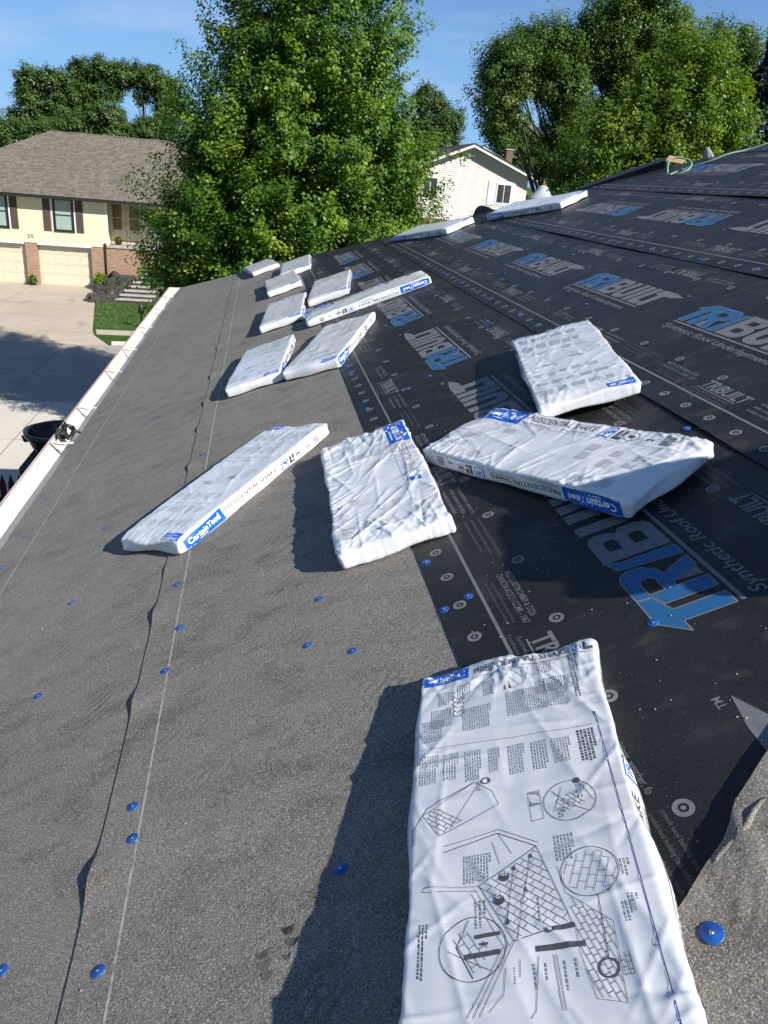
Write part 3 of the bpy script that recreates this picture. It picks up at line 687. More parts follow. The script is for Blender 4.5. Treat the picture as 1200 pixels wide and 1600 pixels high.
class Wrap:
    """maps a point of the plain box to the crumpled plastic surface"""
    def __init__(s, seed, nw=70, amp=1.0, layers=1.0):
        g = np.random.default_rng(seed); s.seed = seed; s.g = g; s.amp = amp; s.r = .010; s.layers = layers
        W_ = []
        for k in range(nw):
            side = g.integers(0, 4); L_ = g.uniform(.05, .20)
            if side < 2:     # from a long edge
                x0 = g.uniform(-BL/2, BL/2); y0 = (BW/2) * (1 if side else -1); a = (-math.pi/2 if side else math.pi/2) + g.normal(0, .55)
            else:            # from an end
                y0 = g.uniform(-BW/2, BW/2); x0 = (BL/2) * (1 if side == 3 else -1); a = (math.pi if side == 3 else 0) + g.normal(0, .45); L_ *= 1.5
            W_.append((x0, y0, math.cos(a), math.sin(a), L_, g.uniform(.0035, .009), amp*g.uniform(.0010, .0038)*(1 if g.random() > .25 else -1)))
        for k in range(int(nw*.35)):   # folds out in the field
            x0, y0 = g.uniform(-BL/2, BL/2), g.uniform(-BW/2, BW/2); a = g.normal(.6, .5) * (1 if seed % 2 else -1)
            W_.append((x0, y0, math.cos(a), math.sin(a), g.uniform(.06, .22), g.uniform(.006, .016), amp*g.uniform(.001, .004)))
        s.W = W_
        s.ly = [(g.uniform(-.006, .006), g.uniform(-.008, .008), g.uniform(0, 9)) for _ in range(6)]
    def __call__(s, P, off=0.0):
        P = np.asarray(P, float); r = s.r
        q = np.stack([np.clip(P[:, 0], -BL/2 + r*1.6, BL/2 - r*1.6), np.clip(P[:, 1], -BW/2 + r, BW/2 - r), np.clip(P[:, 2], r, BT - r)], 1)
        d = P - q; n = d / np.maximum(np.linalg.norm(d * [1/1.6, 1, 1], axis=1, keepdims=True), 1e-9)
        out = q + n * r
        nn = n / np.linalg.norm(n, axis=1, keepdims=True)
        h = np.zeros(len(P)); x, y = P[:, 0], P[:, 1]
        for (x0, y0, c, sn, L_, w, a) in s.W:
            dx, dy = x - x0, y - y0; t = dx*c + dy*sn; p = -dx*sn + dy*c
            m = (np.abs(p) < 4*w) & (np.abs(t) < L_)
            if not m.any(): continue
            h[m] += a * np.exp(-np.abs(p[m])/w*1.3) * (1 - (t[m]/L_)**2)
        tw = np.clip(nn[:, 2], 0, 1)
        low = np.array([noise.noise((a*5 + s.seed, b*7, c*9)) for a, b, c in P]) * .0028
        mid = np.array([noise.noise((a*17, b*17 + s.seed, c*25)) for a, b, c in P]) * .0009 * s.amp
        hor = np.sqrt(nn[:, 0]**2 + nn[:, 1]**2)
        out = out + nn * (h * (.35 + .65*tw) + low + mid + off)[:, None]
        # the shingles inside are not quite flush: layers slide in and out
        ph = s.seed * 1.7
        k = np.clip(P[:, 2] / BT, 0, 1)
        side = .007*np.sin(x*9 + ph + k*2.2) + .004*np.sin(x*23 + ph*2 - k*3) 
        out[:, 1] += s.layers * side * hor * np.abs(nn[:, 1])
        out[:, 0] += s.layers * (.008*np.sin(y*21 + ph + k*2.5)) * np.abs(nn[:, 0])
        e = np.clip((np.abs(x) - (BL/2 - .075)) / .075, 0, 1); e = e*e*(3-2*e)
        out[:, 2] = BT*.36 + (out[:, 2] - BT*.36) * (1 - .17*e*(1 + .5*np.sin(y*30 + ph)))
        out[:, 2] += .003*np.sin(x*4.1 + ph)*np.clip(P[:, 2]/BT, 0, 1)
        out[:, 2] = np.maximum(out[:, 2], .0008)
        return out
def ink_to_part(name, ink, wrap, o, rx, ry, mats, world, parent, lift=.0009):
    if not ink.f: return
    o, rx, ry = np.array(o, float), np.array(rx, float), np.array(ry, float); n = np.cross(rx, ry)
    P = np.array([o + rx*a + ry*b for a, b in ink.v])
    half = np.array([BL/2, BW/2])
    P[:, 0] = np.clip(P[:, 0], -BL/2, BL/2); P[:, 1] = np.clip(P[:, 1], -BW/2, BW/2); P[:, 2] = np.clip(P[:, 2], 0, BT)
    Q = wrap(P, lift); 
    zz = np.array(ink.z)
    Q = Q + n[None, :] * zz[:, None]
    me = bpy.data.meshes.new(name); me.from_pydata(Q.tolist(), [], ink.f)
    for m in mats: me.materials.append(m)
    me.polygons.foreach_set('material_index', ink.m); me.update()
    return inst(name, me, world, parent)
MATS = [M['wink'], M['wgrey'], M['wblue'], M['wwhite'], M['wnavy'], M['wfaint']]
INK, GRY, BLU, WHT, NVY, FNT = range(6)
def label_long(h, full=True, rg=random.Random(1)):
    """brand strip: blue box, product name, small marks"""
    b_ = Ink(); p = Ink(); rt = Ink(); z = .0003
    b_.rect(0, 0, .235, h, BLU, 0, .012); b_.text('CertainTeed', .018, h*.34, h*.46, .195, WHT, .03, z=z); b_.lines(.075, h*.12, .21, h*.24, 1, rg, .6, WHT, z=z)
    if full:
        p.line((.24, 0), (.95, 0), .0012, INK); p.line((.24, h), (.95, h), .0012, INK)
        p.text('PRESIDENTIAL SHAKE', .252, h*.42, h*.40, .33, INK, .004); p.lines(.252, h*.08, .40, h*.28, 2, rg, .4, GRY); p.text('IMPACT RESISTANT', .45, h*.12, h*.13, .12, INK)
        x = .615
        rt.rect(x, h*.12, x+.048, h*.9, BLU, 0, .012); rt.rect(x+.004, h*.19, x+.044, h*.83, WHT, .0002, .012); rt.text('IR', x+.009, h*.40, h*.36, .03, BLU, .03, z=.0004)
        x = .675; p.rect(x, h*.15, x+.014, h*.85, INK, 0, .012); p.rect(x, h*.15, x+.036, h*.33, INK, .0003, .012); p.rect(x+.02, h*.45, x+.036, h*.85, INK, 0, .012)
        p.circle((.74, h*.5), h*.3, .003, GRY); p.rect(.728, h*.42, .752, h*.58, INK, .0003)
        p.rect(.80, h*.4, .83, h*.5, INK); p.lines(.86, h*.2, .90, h*.85, 6, rg, .6, INK)
    return b_, p, rt
def instr_ink(seed, dens=1.0, m=GRY, diag=True):
    """columns of instructions and drawings as on the face of a bundle; (a along from the far end, b across from the left)"""
    rg = random.Random(seed); k = Ink(); Pt = lambda a, b: (BL/2 - a, BW/2 - b)
    def TB(a0, a1, b0, b1, rows=None, mm=m):
        p, q = Pt(a0, b0), Pt(a1, b1); rows = rows or max(2, int(abs(b1-b0)/.0058)); k.lines(p[0], p[1], q[0], q[1], rows, rg, .42, mm)
    for a0, a1 in ((.10, .19), (.235, .32), (.36, .40), (.66, .72), (.76, .83), (.86, .93)):
        b = .03
        while b < .30:
            w = rg.uniform(.03, .055)
            if rg.random() < dens: TB(a0 + rg.uniform(0, .02), a1 - rg.uniform(0, .02), b, b + w)
            b += w + rg.uniform(.006, .02)
    if diag:
        for a in (.21, .345, .74): k.line(Pt(a, .02), Pt(a + .01, .33), .0014, m)
        P4 = [Pt(.45, .10), Pt(.42, .2), Pt(.55, .25), Pt(.60, .14)]; k.path(P4, .0016, m, 0, True); hatch(k, P4, .5, .011, .022, .0012, m)
        k.circle(Pt(.50, .30), .036, .0014, m); hatch(k, None, .3, .011, .022, .0011, m, (Pt(.50, .30), .036))
        k.circle(Pt(.60, .07), .036, .0014, m)
        for a, b in ((.565, .08), (.58, .09), (.525, .2), (.54, .21)): k.line(Pt(a, b), Pt(a + .003, b + .05), .004, INK)
        k.path([Pt(.58, .14), Pt(.66, .10), Pt(.67, .12)], .0014, m)
    return k
def near_instr():
    """the drawings on the bundle at our feet"""
    rg = random.Random(2); k = Ink(); Pt = lambda a, b: (BL/2 - a, BW/2 - b); m = INK
    def TB(a0, a1, b0, b1, rows=None, mm=GRY, th=.40):
        p, q = Pt(a0, b0), Pt(a1, b1); rows = rows or max(2, int(abs(b1-b0)/.0044)); k.lines(p[0], p[1], q[0], q[1], rows, rg, th*.85, mm)
    def PL(pts, w=.0013, mm=m, close=False): k.path([Pt(*p) for p in pts], w*.62, mm, 0, close)
    TB(.085, .125, .045, .075); TB(.07, .13, .085, .115); TB(.078, .125, .14, .168); TB(.055, .10, .245, .285); TB(.05, .19, .318, .336, 3, INK)
    TB(.115, .155, .245, .315, mm=GRY); TB(.135, .19, .03, .08); TB(.15, .215, .095, .155); TB(.13, .20, .185, .31); TB(.165, .225, .012, .06)
    k.poly([[Pt(.05, .184), Pt(.118, .184), Pt(.118, .199)]], INK); PL([(.05, .184), (.071, .237), (.11, .225), (.118, .199)]); PL([(.06, .2), (.10, .232)]); PL([(.075, .19), (.112, .215)])
    for q in range(5): k.circle(Pt(.10 + .014*q, .088), .011, .0013, INK, n=18, a0=.6, a1=5)
    PL([(.243, .004), (.269, .335)], .0016)
    for b0, b1 in ((.012, .05), (.058, .088), (.098, .13), (.142, .165), (.178, .21), (.22, .25), (.258, .292)): TB(.264 + .08*b0, .335 + .08*b0 + rg.uniform(-.012, .004), b0, b1)
    TB(.276, .354, .304, .336, 5, INK, .6)
    # roof sketch and circles
    P5 = [(.35, .115), (.378, .145), (.41, .155), (.455, .052), (.405, .022)]; PL(P5, close=True); hatch(k, [Pt(*p) for p in [(.39, .04), (.43, .10), (.455, .052), (.41, .025)]], .9, .008, .017)
    PL([(.362, .118), (.444, .07)]); PL([(.35, .115), (.39, .03), (.43, .008)], .002); TB(.35, .372, .118, .13, 3); k.circle(Pt(.352, .135), .007, .0026, INK, n=18); k.text('B', *Pt(.355, .139), .007, None, INK, .02, (0, -1))
    PL([(.40, .205), (.46, .207), (.458, .227), (.398, .225)], close=True); k.poly([[Pt(.40, .207), Pt(.43, .208), Pt(.429, .225), Pt(.40, .223)]], GRY)
    for c_, r in (((.431, .272), .042), ((.571, .282), .042), ((.664, .105), .048)): k.circle(Pt(*c_), r, .0011, INK, n=48)
    hatch(k, [Pt(*p) for p in [(.43, .245), (.46, .262), (.44, .30), (.41, .28)]], .7, .007, .014); PL([(.405, .245), (.44, .27), (.462, .30)], .0018); PL([(.4, .262), (.45, .245)]); PL([(.395, .29), (.44, .31)]); TB(.40, .43, .285, .30, 3); TB(.445, .465, .25, .265, 3); k.disc(Pt(.392, .288), .006, INK)
    hatch(k, None, -.35, .012, .022, .0012, INK, (Pt(.571, .282), .041))
    hatch(k, [Pt(*p) for p in [(.625, .085), (.645, .075), (.705, .095), (.70, .12), (.66, .13)]], .5, .011, .02); PL([(.62, .10), (.66, .082), (.708, .105)], .002); PL([(.665, .07), (.70, .13)])
    # main drawing
    RF = [(.565, .117), (.509, .209), (.647, .246), (.663, .164)]
    PL(RF, .0016, INK, True); hatch(k, [Pt(*p) for p in RF], .86, .0105, .017, .0011)
    for o in (.006, .012): PL([(.565+o, .117-o), (.663+o, .164-o)], .0012)
    PL([(.565, .117), (.553, .03), (.56, .028), (.573, .112)]); PL([(.509, .209), (.47, .15), (.49, .06)], .002); PL([(.503, .213), (.463, .152), (.478, .06)])
    PL([(.47, .15), (.515, .17)]); PL([(.485, .14), (.53, .15)])
    for o in (0, .008, .016): PL([(.663 + o*.4, .164 - o), (.76, .112 - o)], .0013)
    PL([(.70, .15), (.735, .145), (.755, .125)]); PL([(.69, .17), (.715, .168)])
    ST = [(.552, .236), (.60, .243), (.655, .30), (.765, .297), (.755, .262), (.69, .25), (.65, .25)]
    hatch(k, [Pt(*p) for p in ST], .35, .008, .014); PL(ST, .0011)
    hatch(k, [Pt(*p) for p in [(.70, .295), (.70, .315), (.73, .318), (.735, .297)]], .1, .006, .009)
    for (a0, b0), (a1, b1), w in (((.655, .209), (.651, .249), .0095), ((.679, .193), (.681, .259), .0105), ((.648, .109), (.647, .145), .0075), ((.676, .094), (.675, .144), .009)): k.line(Pt(a0, b0), Pt(a1, b1), w*.8, INK, .0002, .01)
    k.line(Pt(.66, .116), Pt(.66, .127), .004, INK, .0002)
    for c_, t in (((.556, .156), 'G2'), ((.596, .147), 'G1')):
        k.disc(Pt(*c_), .0078, INK, .0002, 18); k.text(t, Pt(*c_)[0] + .003, Pt(*c_)[1] + .005, .007, .010, WHT, .02, (0, -1), z=.0005)
    PL([(.633, .156), (.543, .171)], .0016); PL([(.66, .169), (.526, .198)], .0016)
    for a, b in ((.543, .171), (.526, .198), (.585, .186), (.633, .156)): k.poly([[Pt(a - .006, b + .001), Pt(a + .003, b - .003), Pt(a + .003, b + .004)]], INK)
    k.circle(Pt(.718, .283), .0125, .0026, INK, n=24); PL([(.612, .287), (.705, .285)], .0018)
    TB(.505, .557, .092, .138); TB(.497, .545, .236, .268, 6); TB(.59, .635, .108, .128, 3); TB(.615, .70, .024, .04, 3, INK); TB(.43, .47, .004, .012, 2); TB(.60, .66, .20, .206, 1)
    for a, b in ((.56, .325), (.62, .325), (.63, .315)): TB(a, a + .03, b, b + .016, 3)
    for b in (.185, .20, .225, .24): TB(.70, .745, b, b + .006, 1)
    PL([(.69, .195), (.76, .185), (.77, .178)]); PL([(.69, .215), (.765, .218)]); PL([(.69, .219), (.765, .222)]); TB(.70, .73, .16, .163, 1)
    PL([(.02, .125), (.06, .118), (.055, .36)]); PL([(.24, .345), (.82, .352)], .0022, NVY); PL([(.215, .345), (.215, .372)]); PL([(.26, .347), (.26, .37)])
    k.text('SHAKE', *Pt(.815, .28), .016, .05, INK, .0, (0, -1))
    return k
WRAPM = {}
def bundle(name_label, u, v, w, th, ty=0, tx=0, seed=1, variant='A', res=.006, group='bundles of shingles scattered on the roof', instr=None, flip=False, zadd=0, layers=.75, amp=.55, sides=True, scale=1.0):
    """th, ty, tx: heading from the eave direction and the two tilts"""
    cz, sz = math.cos(th), math.sin(th); cy, sy = math.cos(ty), math.sin(ty); cx, sx = math.cos(tx), math.sin(tx)
    Rz = np.array([[cz,-sz,0],[sz,cz,0],[0,0,1]]); Ry = np.array([[cy,0,sy],[0,1,0],[-sy,0,cy]]); Rx = np.array([[1,0,0],[0,cx,-sx],[0,sx,cx]])
    Rm = Rz @ Ry @ Rx
    X = (Rm[1,0], Rm[0,0], Rm[2,0]); Y = (-Rm[1,1], -Rm[0,1], -Rm[2,1]); Z = (Rm[1,2], Rm[0,2], Rm[2,2])
    Mx = Matrix(((X[0], Y[0], Z[0], v), (X[1], Y[1], Z[1], u), (X[2], Y[2], Z[2], w + zadd), (0, 0, 0, 1)))
    Mw = MR @ Mx @ Matrix.Scale(scale, 4)
    root = empty('shingle_bundle', Mw, name_label, 'shingle bundle', group)
    wr = Wrap(seed, 150 if res < .0055 else 60, amp, layers)
    V, F = box_surface(res, .009 if res < .008 else .014)
    Q = wr(V)
    me = bpy.data.meshes.new('plastic_wrap'); me.from_pydata(Q.tolist(), [], F); me.materials.append(M['wrap'])
    me.polygons.foreach_set('use_smooth', [True]*len(F))
    # weld the seams between the six grids
    import bmesh
    bm = bmesh.new(); bm.from_mesh(me); bmesh.ops.remove_doubles(bm, verts=bm.verts, dist=.0004); bmesh.ops.recalc_face_normals(bm, faces=bm.faces); bm.to_mesh(me); bm.free()
    body = inst('plastic_wrap', me, Mw, root)
    x, y, t = BL/2, BW/2, BT
    h = t - .016
    rg = random.Random(seed)
    def put(pr, o, rx, ry, nm='brand_label', nm2='product_name_print'):
        b_, p, rt = pr; ink_to_part('rating_mark', rt, wr, o, rx, ry, MATS, Mw, body)
        ink_to_part(nm, b_, wr, o, rx, ry, MATS, Mw, body); ink_to_part(nm2, p, wr, o, rx, ry, MATS, Mw, body)
    if variant == 'A':
        if sides:
            put(label_long(h, True, rg), (-x + .02, -y, .007), (1, 0, 0), (0, 0, 1))
            put(label_long(h, True, rg), (x - .02, y, .007), (-1, 0, 0), (0, 0, 1))
        put(label_long(.042, False, rg), (x - .052, y - .012, t), (0, -1*.42, 0), (1, 0, 0))
        put(label_long(.042, False, rg), (-x + .052, -y + .012, t), (0, .42, 0), (-1, 0, 0))
    else:
        put(label_long(.084, seed != 2, rg), (x - .02, -y + .094, t), (-1, 0, 0), (0, -1, 0))
        if seed == 2:
            pk = Ink(); pk.text('PRESIDENTIAL SHAKE', .255, .026, .034, .33, GRY, .0); pk.line((.24, 0), (.8, 0), .0012, GRY); pk.rect(.62, .02, .655, .06, BLU, 0, .012); pk.text('IR', .626, .03, .02, .022, WHT, .02, z=.0003)
            ink_to_part('product_name_print', pk, wr, (x - .02, -y + .094, t), (-1, 0, 0), (0, -1, 0), MATS, Mw, body)
        put(label_long(h, True, rg), (-x + .02, y, t - .007), (1, 0, 0), (0, 0, -1))
        if seed == 2: put(label_long(h, True, rg), (x - .02, -y, t - .007), (-1, 0, 0), (0, 0, -1))
    if instr is not None: ink_to_part('instructions_print', instr, wr, (0, 0, t), (1, 0, 0), (0, 1, 0), MATS, Mw, body, .0006)
    return root, body, wr, Mw
# the one at our feet, its near end up on two more
r0, b0, w0, m0 = bundle('nearest shingle bundle, propped up at our feet, covered in printed drawings', .876, .029, .022, .221, .060, .028, seed=21, res=.0042, instr=near_instr(), layers=1.0, scale=1.06, amp=.75)
k = Ink(); k.text('PRESIDENTIAL SHAKE', 0, .010, .022, .20, INK, .004); k.line((0, -.002), (.235, -.002), .0014, INK)
k.rect(.208, .008, .226, .030, BLU); k.rect(.2105, .011, .2235, .027, WHT, .0003); k.text('IR', .2125, .015, .009, .009, BLU, .03, z=.0006); k.rect(.230, .006, .236, .034, INK); k.rect(.230, .006, .246, .014, INK, .0002)
ink_to_part('product_name_print', k, w0, (BL/2 - .052, BW/2 - .125, BT), (0, -1, 0), (1, 0, 0), MATS, m0, b0)
bundle('white bundle lying crosswise underneath the near end of the nearest bundle', .17, .02, .004, 1.45, seed=60, res=.012, group='bundles of shingles scattered on the roof', sides=False)
bundle('long bundle on the grey felt with its blue label and product name facing right', 3.192, -.573, .008, .717, seed=1, res=.005, instr=instr_ink(5, .9, FNT), layers=1.0, amp=.45)
bundle('crumpled bundle straddling the edge of grey felt and black sheet, blue corner label', 2.622, .021, .010, .022, seed=2, variant='B', res=.0045, amp=1.35, instr=instr_ink(6, .5, FNT, False))
bundle('bundle lying crosswise on the black sheet, half in shadow, label upside down', 2.345, .598, .014, -.422, .023, .005, seed=3, variant='B', res=.0045, amp=1.0, instr=instr_ink(8, .45, FNT, False), zadd=.004)
bundle('bundle behind the crosswise one, its face covered in rows of text', 3.10, .955, .03, .201, .023, -.014, seed=4, res=.005, instr=instr_ink(9, 1, GRY))
far = [
 ('left one of the pair lying side by side, wide shadow on its left', 5.248, -.416, 6.416, 5, .009),
 ('right one of the pair side by side, blue label facing right', 5.076, .069, 6.654, 6, .009),
 ('bundle left of the long slanting one, behind the nearer pair', 6.95, -.206, 6.381, 7, .011),
 ('bundle just behind the long slanting one, straddling the felt edge', 7.36, .262, 6.424, 8, .011),
 ('bundle in the middle of the far row, jagged shadow on its left', 8.758, -.178, 6.249, 10, .013),
 ('bundle behind the jagged-shadow one, close to the hip edge', 9.80, .031, 6.347, 11, .013),
 ('farthest small-looking bundle on the felt by the tree', 11.05, -.426, 6.143, 12, .013),
 ('bundle on the hip edge in front of the big maple', 8.679, 1.544, 5.843, 13, .011),
 ('bundle on the hip edge below the white house window', 7.739, 2.414, -.464, 14, .011)]
zs = {13: .018, 14: .021}
for lb, u, v, th, sd, res in far:
    bundle(lb, u, v, zs.get(sd, .012), th, seed=sd, res=res, instr=instr_ink(sd, .6, FNT, False) if sd in (5, 6, 7, 8) else None)
bundle('long bundle slanting up across the felt edge, blue label at its right end', 6.202, .458, .013, -1.564, seed=9, variant='B', res=.009)
# unseen stack, added right of the view to cast the broad shadow on the black sheet
rg = random.Random(9)
for q in range(7):
    bundle('unseen bundle in the stack added outside the view on the right to cast a shadow', 1.10 + rg.uniform(-.02, .02), 1.74 + rg.uniform(-.03, .03), .018 + .061*q, 1.77 + rg.uniform(-.09, .09), seed=80 + q, res=.014, group='unseen bundles stacked right of the view for their shadow', sides=False)

# ---- small things on the roof
hz = Vector((3.3, 7.3, 0))
mb = MB(); pts = [(3.37, 6.93), (3.40, 6.98, .05), (3.46, 7.05, .10), (3.54, 7.04, .10), (3.60, 6.95, .05), (3.52, 6.84, .01), (3.42, 6.86, .0), (3.40, 6.96, .0), (3.54, 6.98, .0), (3.72, 6.86, .01), (3.88, 6.82, .02), (4.05, 6.8, .0), (4.3, 6.75, .0), (4.6, 6.9, .0)]
ctrl = [Vector((p[0], p[1], (p[2] if len(p) > 2 else .02) + .022)) for p in pts]
sm = []
for i in range(len(ctrl)-1):
    p0, p1, p2, p3 = ctrl[max(i-1, 0)], ctrl[i], ctrl[i+1], ctrl[min(i+2, len(ctrl)-1)]
    for t in (0, .25, .5, .75):
        sm.append(.5*((2*p1) + (p2-p0)*t + (2*p0-5*p1+4*p2-p3)*t*t + (3*p1-p0-3*p2+p3)*t**3))
mb.tube(sm, .008, 7); tag(mb.build('air_hose', M['hose'], MR, None, True), 'pale green hose looping over the black roof at the upper right', 'hose')
mb = MB(); mb.prism([(2.98, 7.88, .02), (3.52, 7.50, .02), (3.56, 7.62, .03), (3.0, 8.0, .02)], (0, 0, .005))
hb = empty('sheathing_board', MR @ T(3.2, 7.75, .03), 'dark covered board rising along the hip edge with a cut wooden end', 'board')
mb = MB(); mb.prism([(2.96, 7.95, .02), (3.60, 7.42, .02), (3.60, 7.42, .085), (2.96, 7.95, .028)], (.10, .12, .01)); mb.build('board', M['black'], MR, hb)
mb = MB(); mb.prism([(3.602, 7.41, .075), (3.70, 7.30, .022), (3.71, 7.32, .03), (3.612, 7.42, .09)], (.09, .10, .01)); mb.build('cut_end', M['wood'], MR, hb)
mb = MB(); mb.lathe([(.10, 0), (.095, .05), (.07, .12), (.03, .2), (.0, .21)], 9, wob=.12); tag(mb.build('plastic_sheet', M['greyp'], MR @ T(3.86, 7.13, .01) @ Matrix.Scale(.48, 4), None, False), 'crumpled grey plastic lump beside the green hose', 'plastic')
mb = MB(); us_ = np.linspace(0, 1, 12)
V = []
for t in us_:
    for s in np.linspace(0, 1, 6):
        V.append((2.06 + .20*t, 8.86 - .19*t + .10*s*math.sin(3.14*t), .02 + .075*math.sin(3.14*s*.6)*math.sin(3.14*t)))
mb.add(V, [(i*6+j, i*6+j+1, (i+1)*6+j+1, (i+1)*6+j) for i in range(11) for j in range(5)]); fl = mb.build('underlayment_flap', M['black'], MR, house, True)
# scraps and grit on the sheets
mb = MB(); rg = random.Random(31)
for q in range(420):
    v, u = (rg.uniform(.1, 1.0), rg.uniform(.7, 3.2)) if q < 260 else (rg.uniform(-1.6, 1.8), rg.uniform(.6, 6))
    z = (.008 if v < .05 else ZB[0] if v < 1.05 else ZB[1]) + .0012; a = rg.uniform(0, 6.28); L_ = rg.uniform(.0005, .0022); w = L_*rg.uniform(.15, .7)
    d = Vector((math.cos(a)*L_, math.sin(a)*L_, 0)); e = Vector((-math.sin(a)*w, math.cos(a)*w, 0)); c_ = Vector((v, u, z))
    if v > .42 and u < .95: continue
    mb.prism([c_-d-e, c_+d-e, c_+d+e, c_-d+e], (0, 0, .0012), 0 if rg.random() < .7 else 1)
tag(mb.build('grit', [M['conc2'], M['wood']], MR), 'pale grit and wood scraps scattered on the roof sheets', 'grit', kind='stuff')

# ==================================================================== HOUSE ACROSS THE STREET
def lap_siding(b, x0, x1, z0, z1, y, exp=.105, clip=None, m=0):
    """clapboards facing -y; clip(z) -> (x0, x1)"""
    z = z0
    while z < z1 - .01:
        t = min(z + exp, z1); a0, a1 = clip(z) if clip else (x0, x1); c0, c1 = clip(t) if clip else (x0, x1)
        if a1 > a0:
            b.quad((a0, y - .028, z), (a1, y - .028, z), (c1, y - .002, t), (c0, y - .002, t), m)
            b.quad((a0, y, z), (a1, y, z), (a1, y - .028, z), (a0, y - .028, z), m)
        z = t
def window(parent, x0, x1, z0, z1, y, frame, rails=1, mull=0, glass='glass', fw=.07, curtain=False):
    b = MB()
    for a, c_ in (((x0, y-.06, z0), (x0+fw, y, z1)), ((x1-fw, y-.06, z0), (x1, y, z1)), ((x0+fw, y-.06, z1-fw), (x1-fw, y, z1)), ((x0+fw, y-.06, z0), (x1-fw, y, z0+fw))): b.box(a, c_)
    w = b.build('window', frame, None, parent)
    nx = mull + 1; nz_ = rails + 1
    for i in range(nx):
        for j in range(nz_):
            a0 = x0 + fw + (x1-x0-2*fw)*i/nx; a1 = x0 + fw + (x1-x0-2*fw)*(i+1)/nx; c0 = z0 + fw + (z1-z0-2*fw)*j/nz_; c1 = z0 + fw + (z1-z0-2*fw)*(j+1)/nz_
            p = MB(); p.box((a0+.012, y-.02, c0+.012), (a1-.012, y-.012, c1-.012)); p.build('pane', M[glass], None, w)
    b = MB()
    for i in range(1, nx): xm = x0+fw+(x1-x0-2*fw)*i/nx; b.box((xm-.02, y-.045, z0+fw), (xm+.02, y-.003, z1-fw))
    for j in range(1, nz_): zm = z0+fw+(z1-z0-2*fw)*j/nz_; b.box((x0+fw, y-.047, zm-.025), (x1-fw, y-.004, zm+.025))
    if b.v: b.build('glazing_bar', frame, None, w)
    return w
HA = empty('house', T(-9, 49, 0), 'cream sided two-level house with tan hip roof and two garage doors across the street', 'house')
Yf = 45.6
b = MB(); b.box((-17.8, Yf + .03, 0), (3.0, 57, 4.6)); 
core = MB(); core.box((-17.8, Yf + .5, 0), (-8.55, 57, 4.6)); core.box((-8.55, 47.03, 0), (3.0, 57, 4.6)); core.build('wall', M['sidY'], None, HA)
for x0, x1 in ((-17.8, -15.5), (-12.72, -12.13), (-9.36, -8.55)):
    b = MB(); b.box((x0, Yf, 0), (x1, Yf + .5, 2.19)); b.build('brick_pier', M['brick'], None, HA)
b = MB(); b.box((-8.545, Yf + .004, 0), (3.0, Yf + .3, 2.18)); b.build('porch_wall', M['brick'], None, HA)
b = MB(); b.box((-8.54, Yf - .06, 2.183), (3.0, 47.0, 2.33)); b.build('porch_floor', M['stone'], None, HA)
b = MB(); lap_siding(b, -17.8, -8.5, 2.19, 4.62, Yf - .004); b.build('siding', M['sidY'], None, HA)
b = MB(); b.box((-17.8, Yf - .002, 2.192), (-8.502, Yf + .5, 4.6)); b.build('upper_wall', M['sidY'], None, HA)
b = MB(); b.box((-8.54, Yf - .035, 2.2), (-8.42, Yf + .08, 4.62)); b.build('corner_board', M['trimw'], None, HA)
for x0, x1 in ((-17.8, -12.76), (-12.1, -9.33)):
    b = MB(); b.box((x0, Yf - .05, 2.10), (x1, Yf - .02, 2.188)); b.build('garage_header', M['trimw'], None, HA)
for x0, x1 in ((-15.5, -12.72), (-12.13, -9.36)):
    g = empty('garage_door', T((x0+x1)/2, Yf + .25, 0), parent=HA)
    b = MB(); b.box((x0, Yf + .26, 0), (x1, Yf + .32, 2.19)); b.build('backing', M['garage'], None, g)
    me = None
    for j in range(4):
        for i in range(4):
            a0 = x0 + .03 + (x1-x0-.06)*i/4; z0 = .02 + 2.15*j/4; wd = (x1-x0-.06)/4; hh = 2.15/4
            if me is None:
                p = MB(); p.box((0, 0, 0), (wd-.004, .014, hh-.012)); p.box((.09, -.012, .09), (wd-.09, -.0005, hh-.10)); me = p.mesh('panel', M['garage'])
            inst('panel', me, T(a0, Yf + .243, z0), g)
# window openings on the upper floor
window(HA, -11.16, -10.12, 2.83, 4.52, Yf - .02, M['winfr'], 1, 0, 'curtain', .11)
window(HA, -14.42, -13.38, 2.83, 4.52, Yf - .02, M['winfr'], 1, 0, 'curtain', .11)
for x0 in (-11.24, -10.11, -14.5, -13.37):
    b = MB(); b.box((x0, Yf - .05, 2.80), (x0 + .07, Yf - .018, 4.55)); b.build('casing', M['trimw'], None, HA)
def shutter(x0, x1):
    b = MB(); b.box((x0, Yf - .055, 2.84), (x1, Yf - .02, 4.52)); s = b.build('shutter', M['shut'], None, HA)
    b = MB()
    for z0, z1 in ((2.92, 3.72), (3.80, 4.44)):
        z = z0
        while z < z1: b.prism([(x0+.05, Yf-.056, z), (x1-.05, Yf-.056, z), (x1-.05, Yf-.072, z+.012), (x0+.05, Yf-.072, z+.012)], (0, .012, .025)); z += .05
    b.build('louvres', M['shut'], None, s)
for x0 in (-11.66, -10.02, -14.9, -13.29): shutter(x0, x0 + .37)
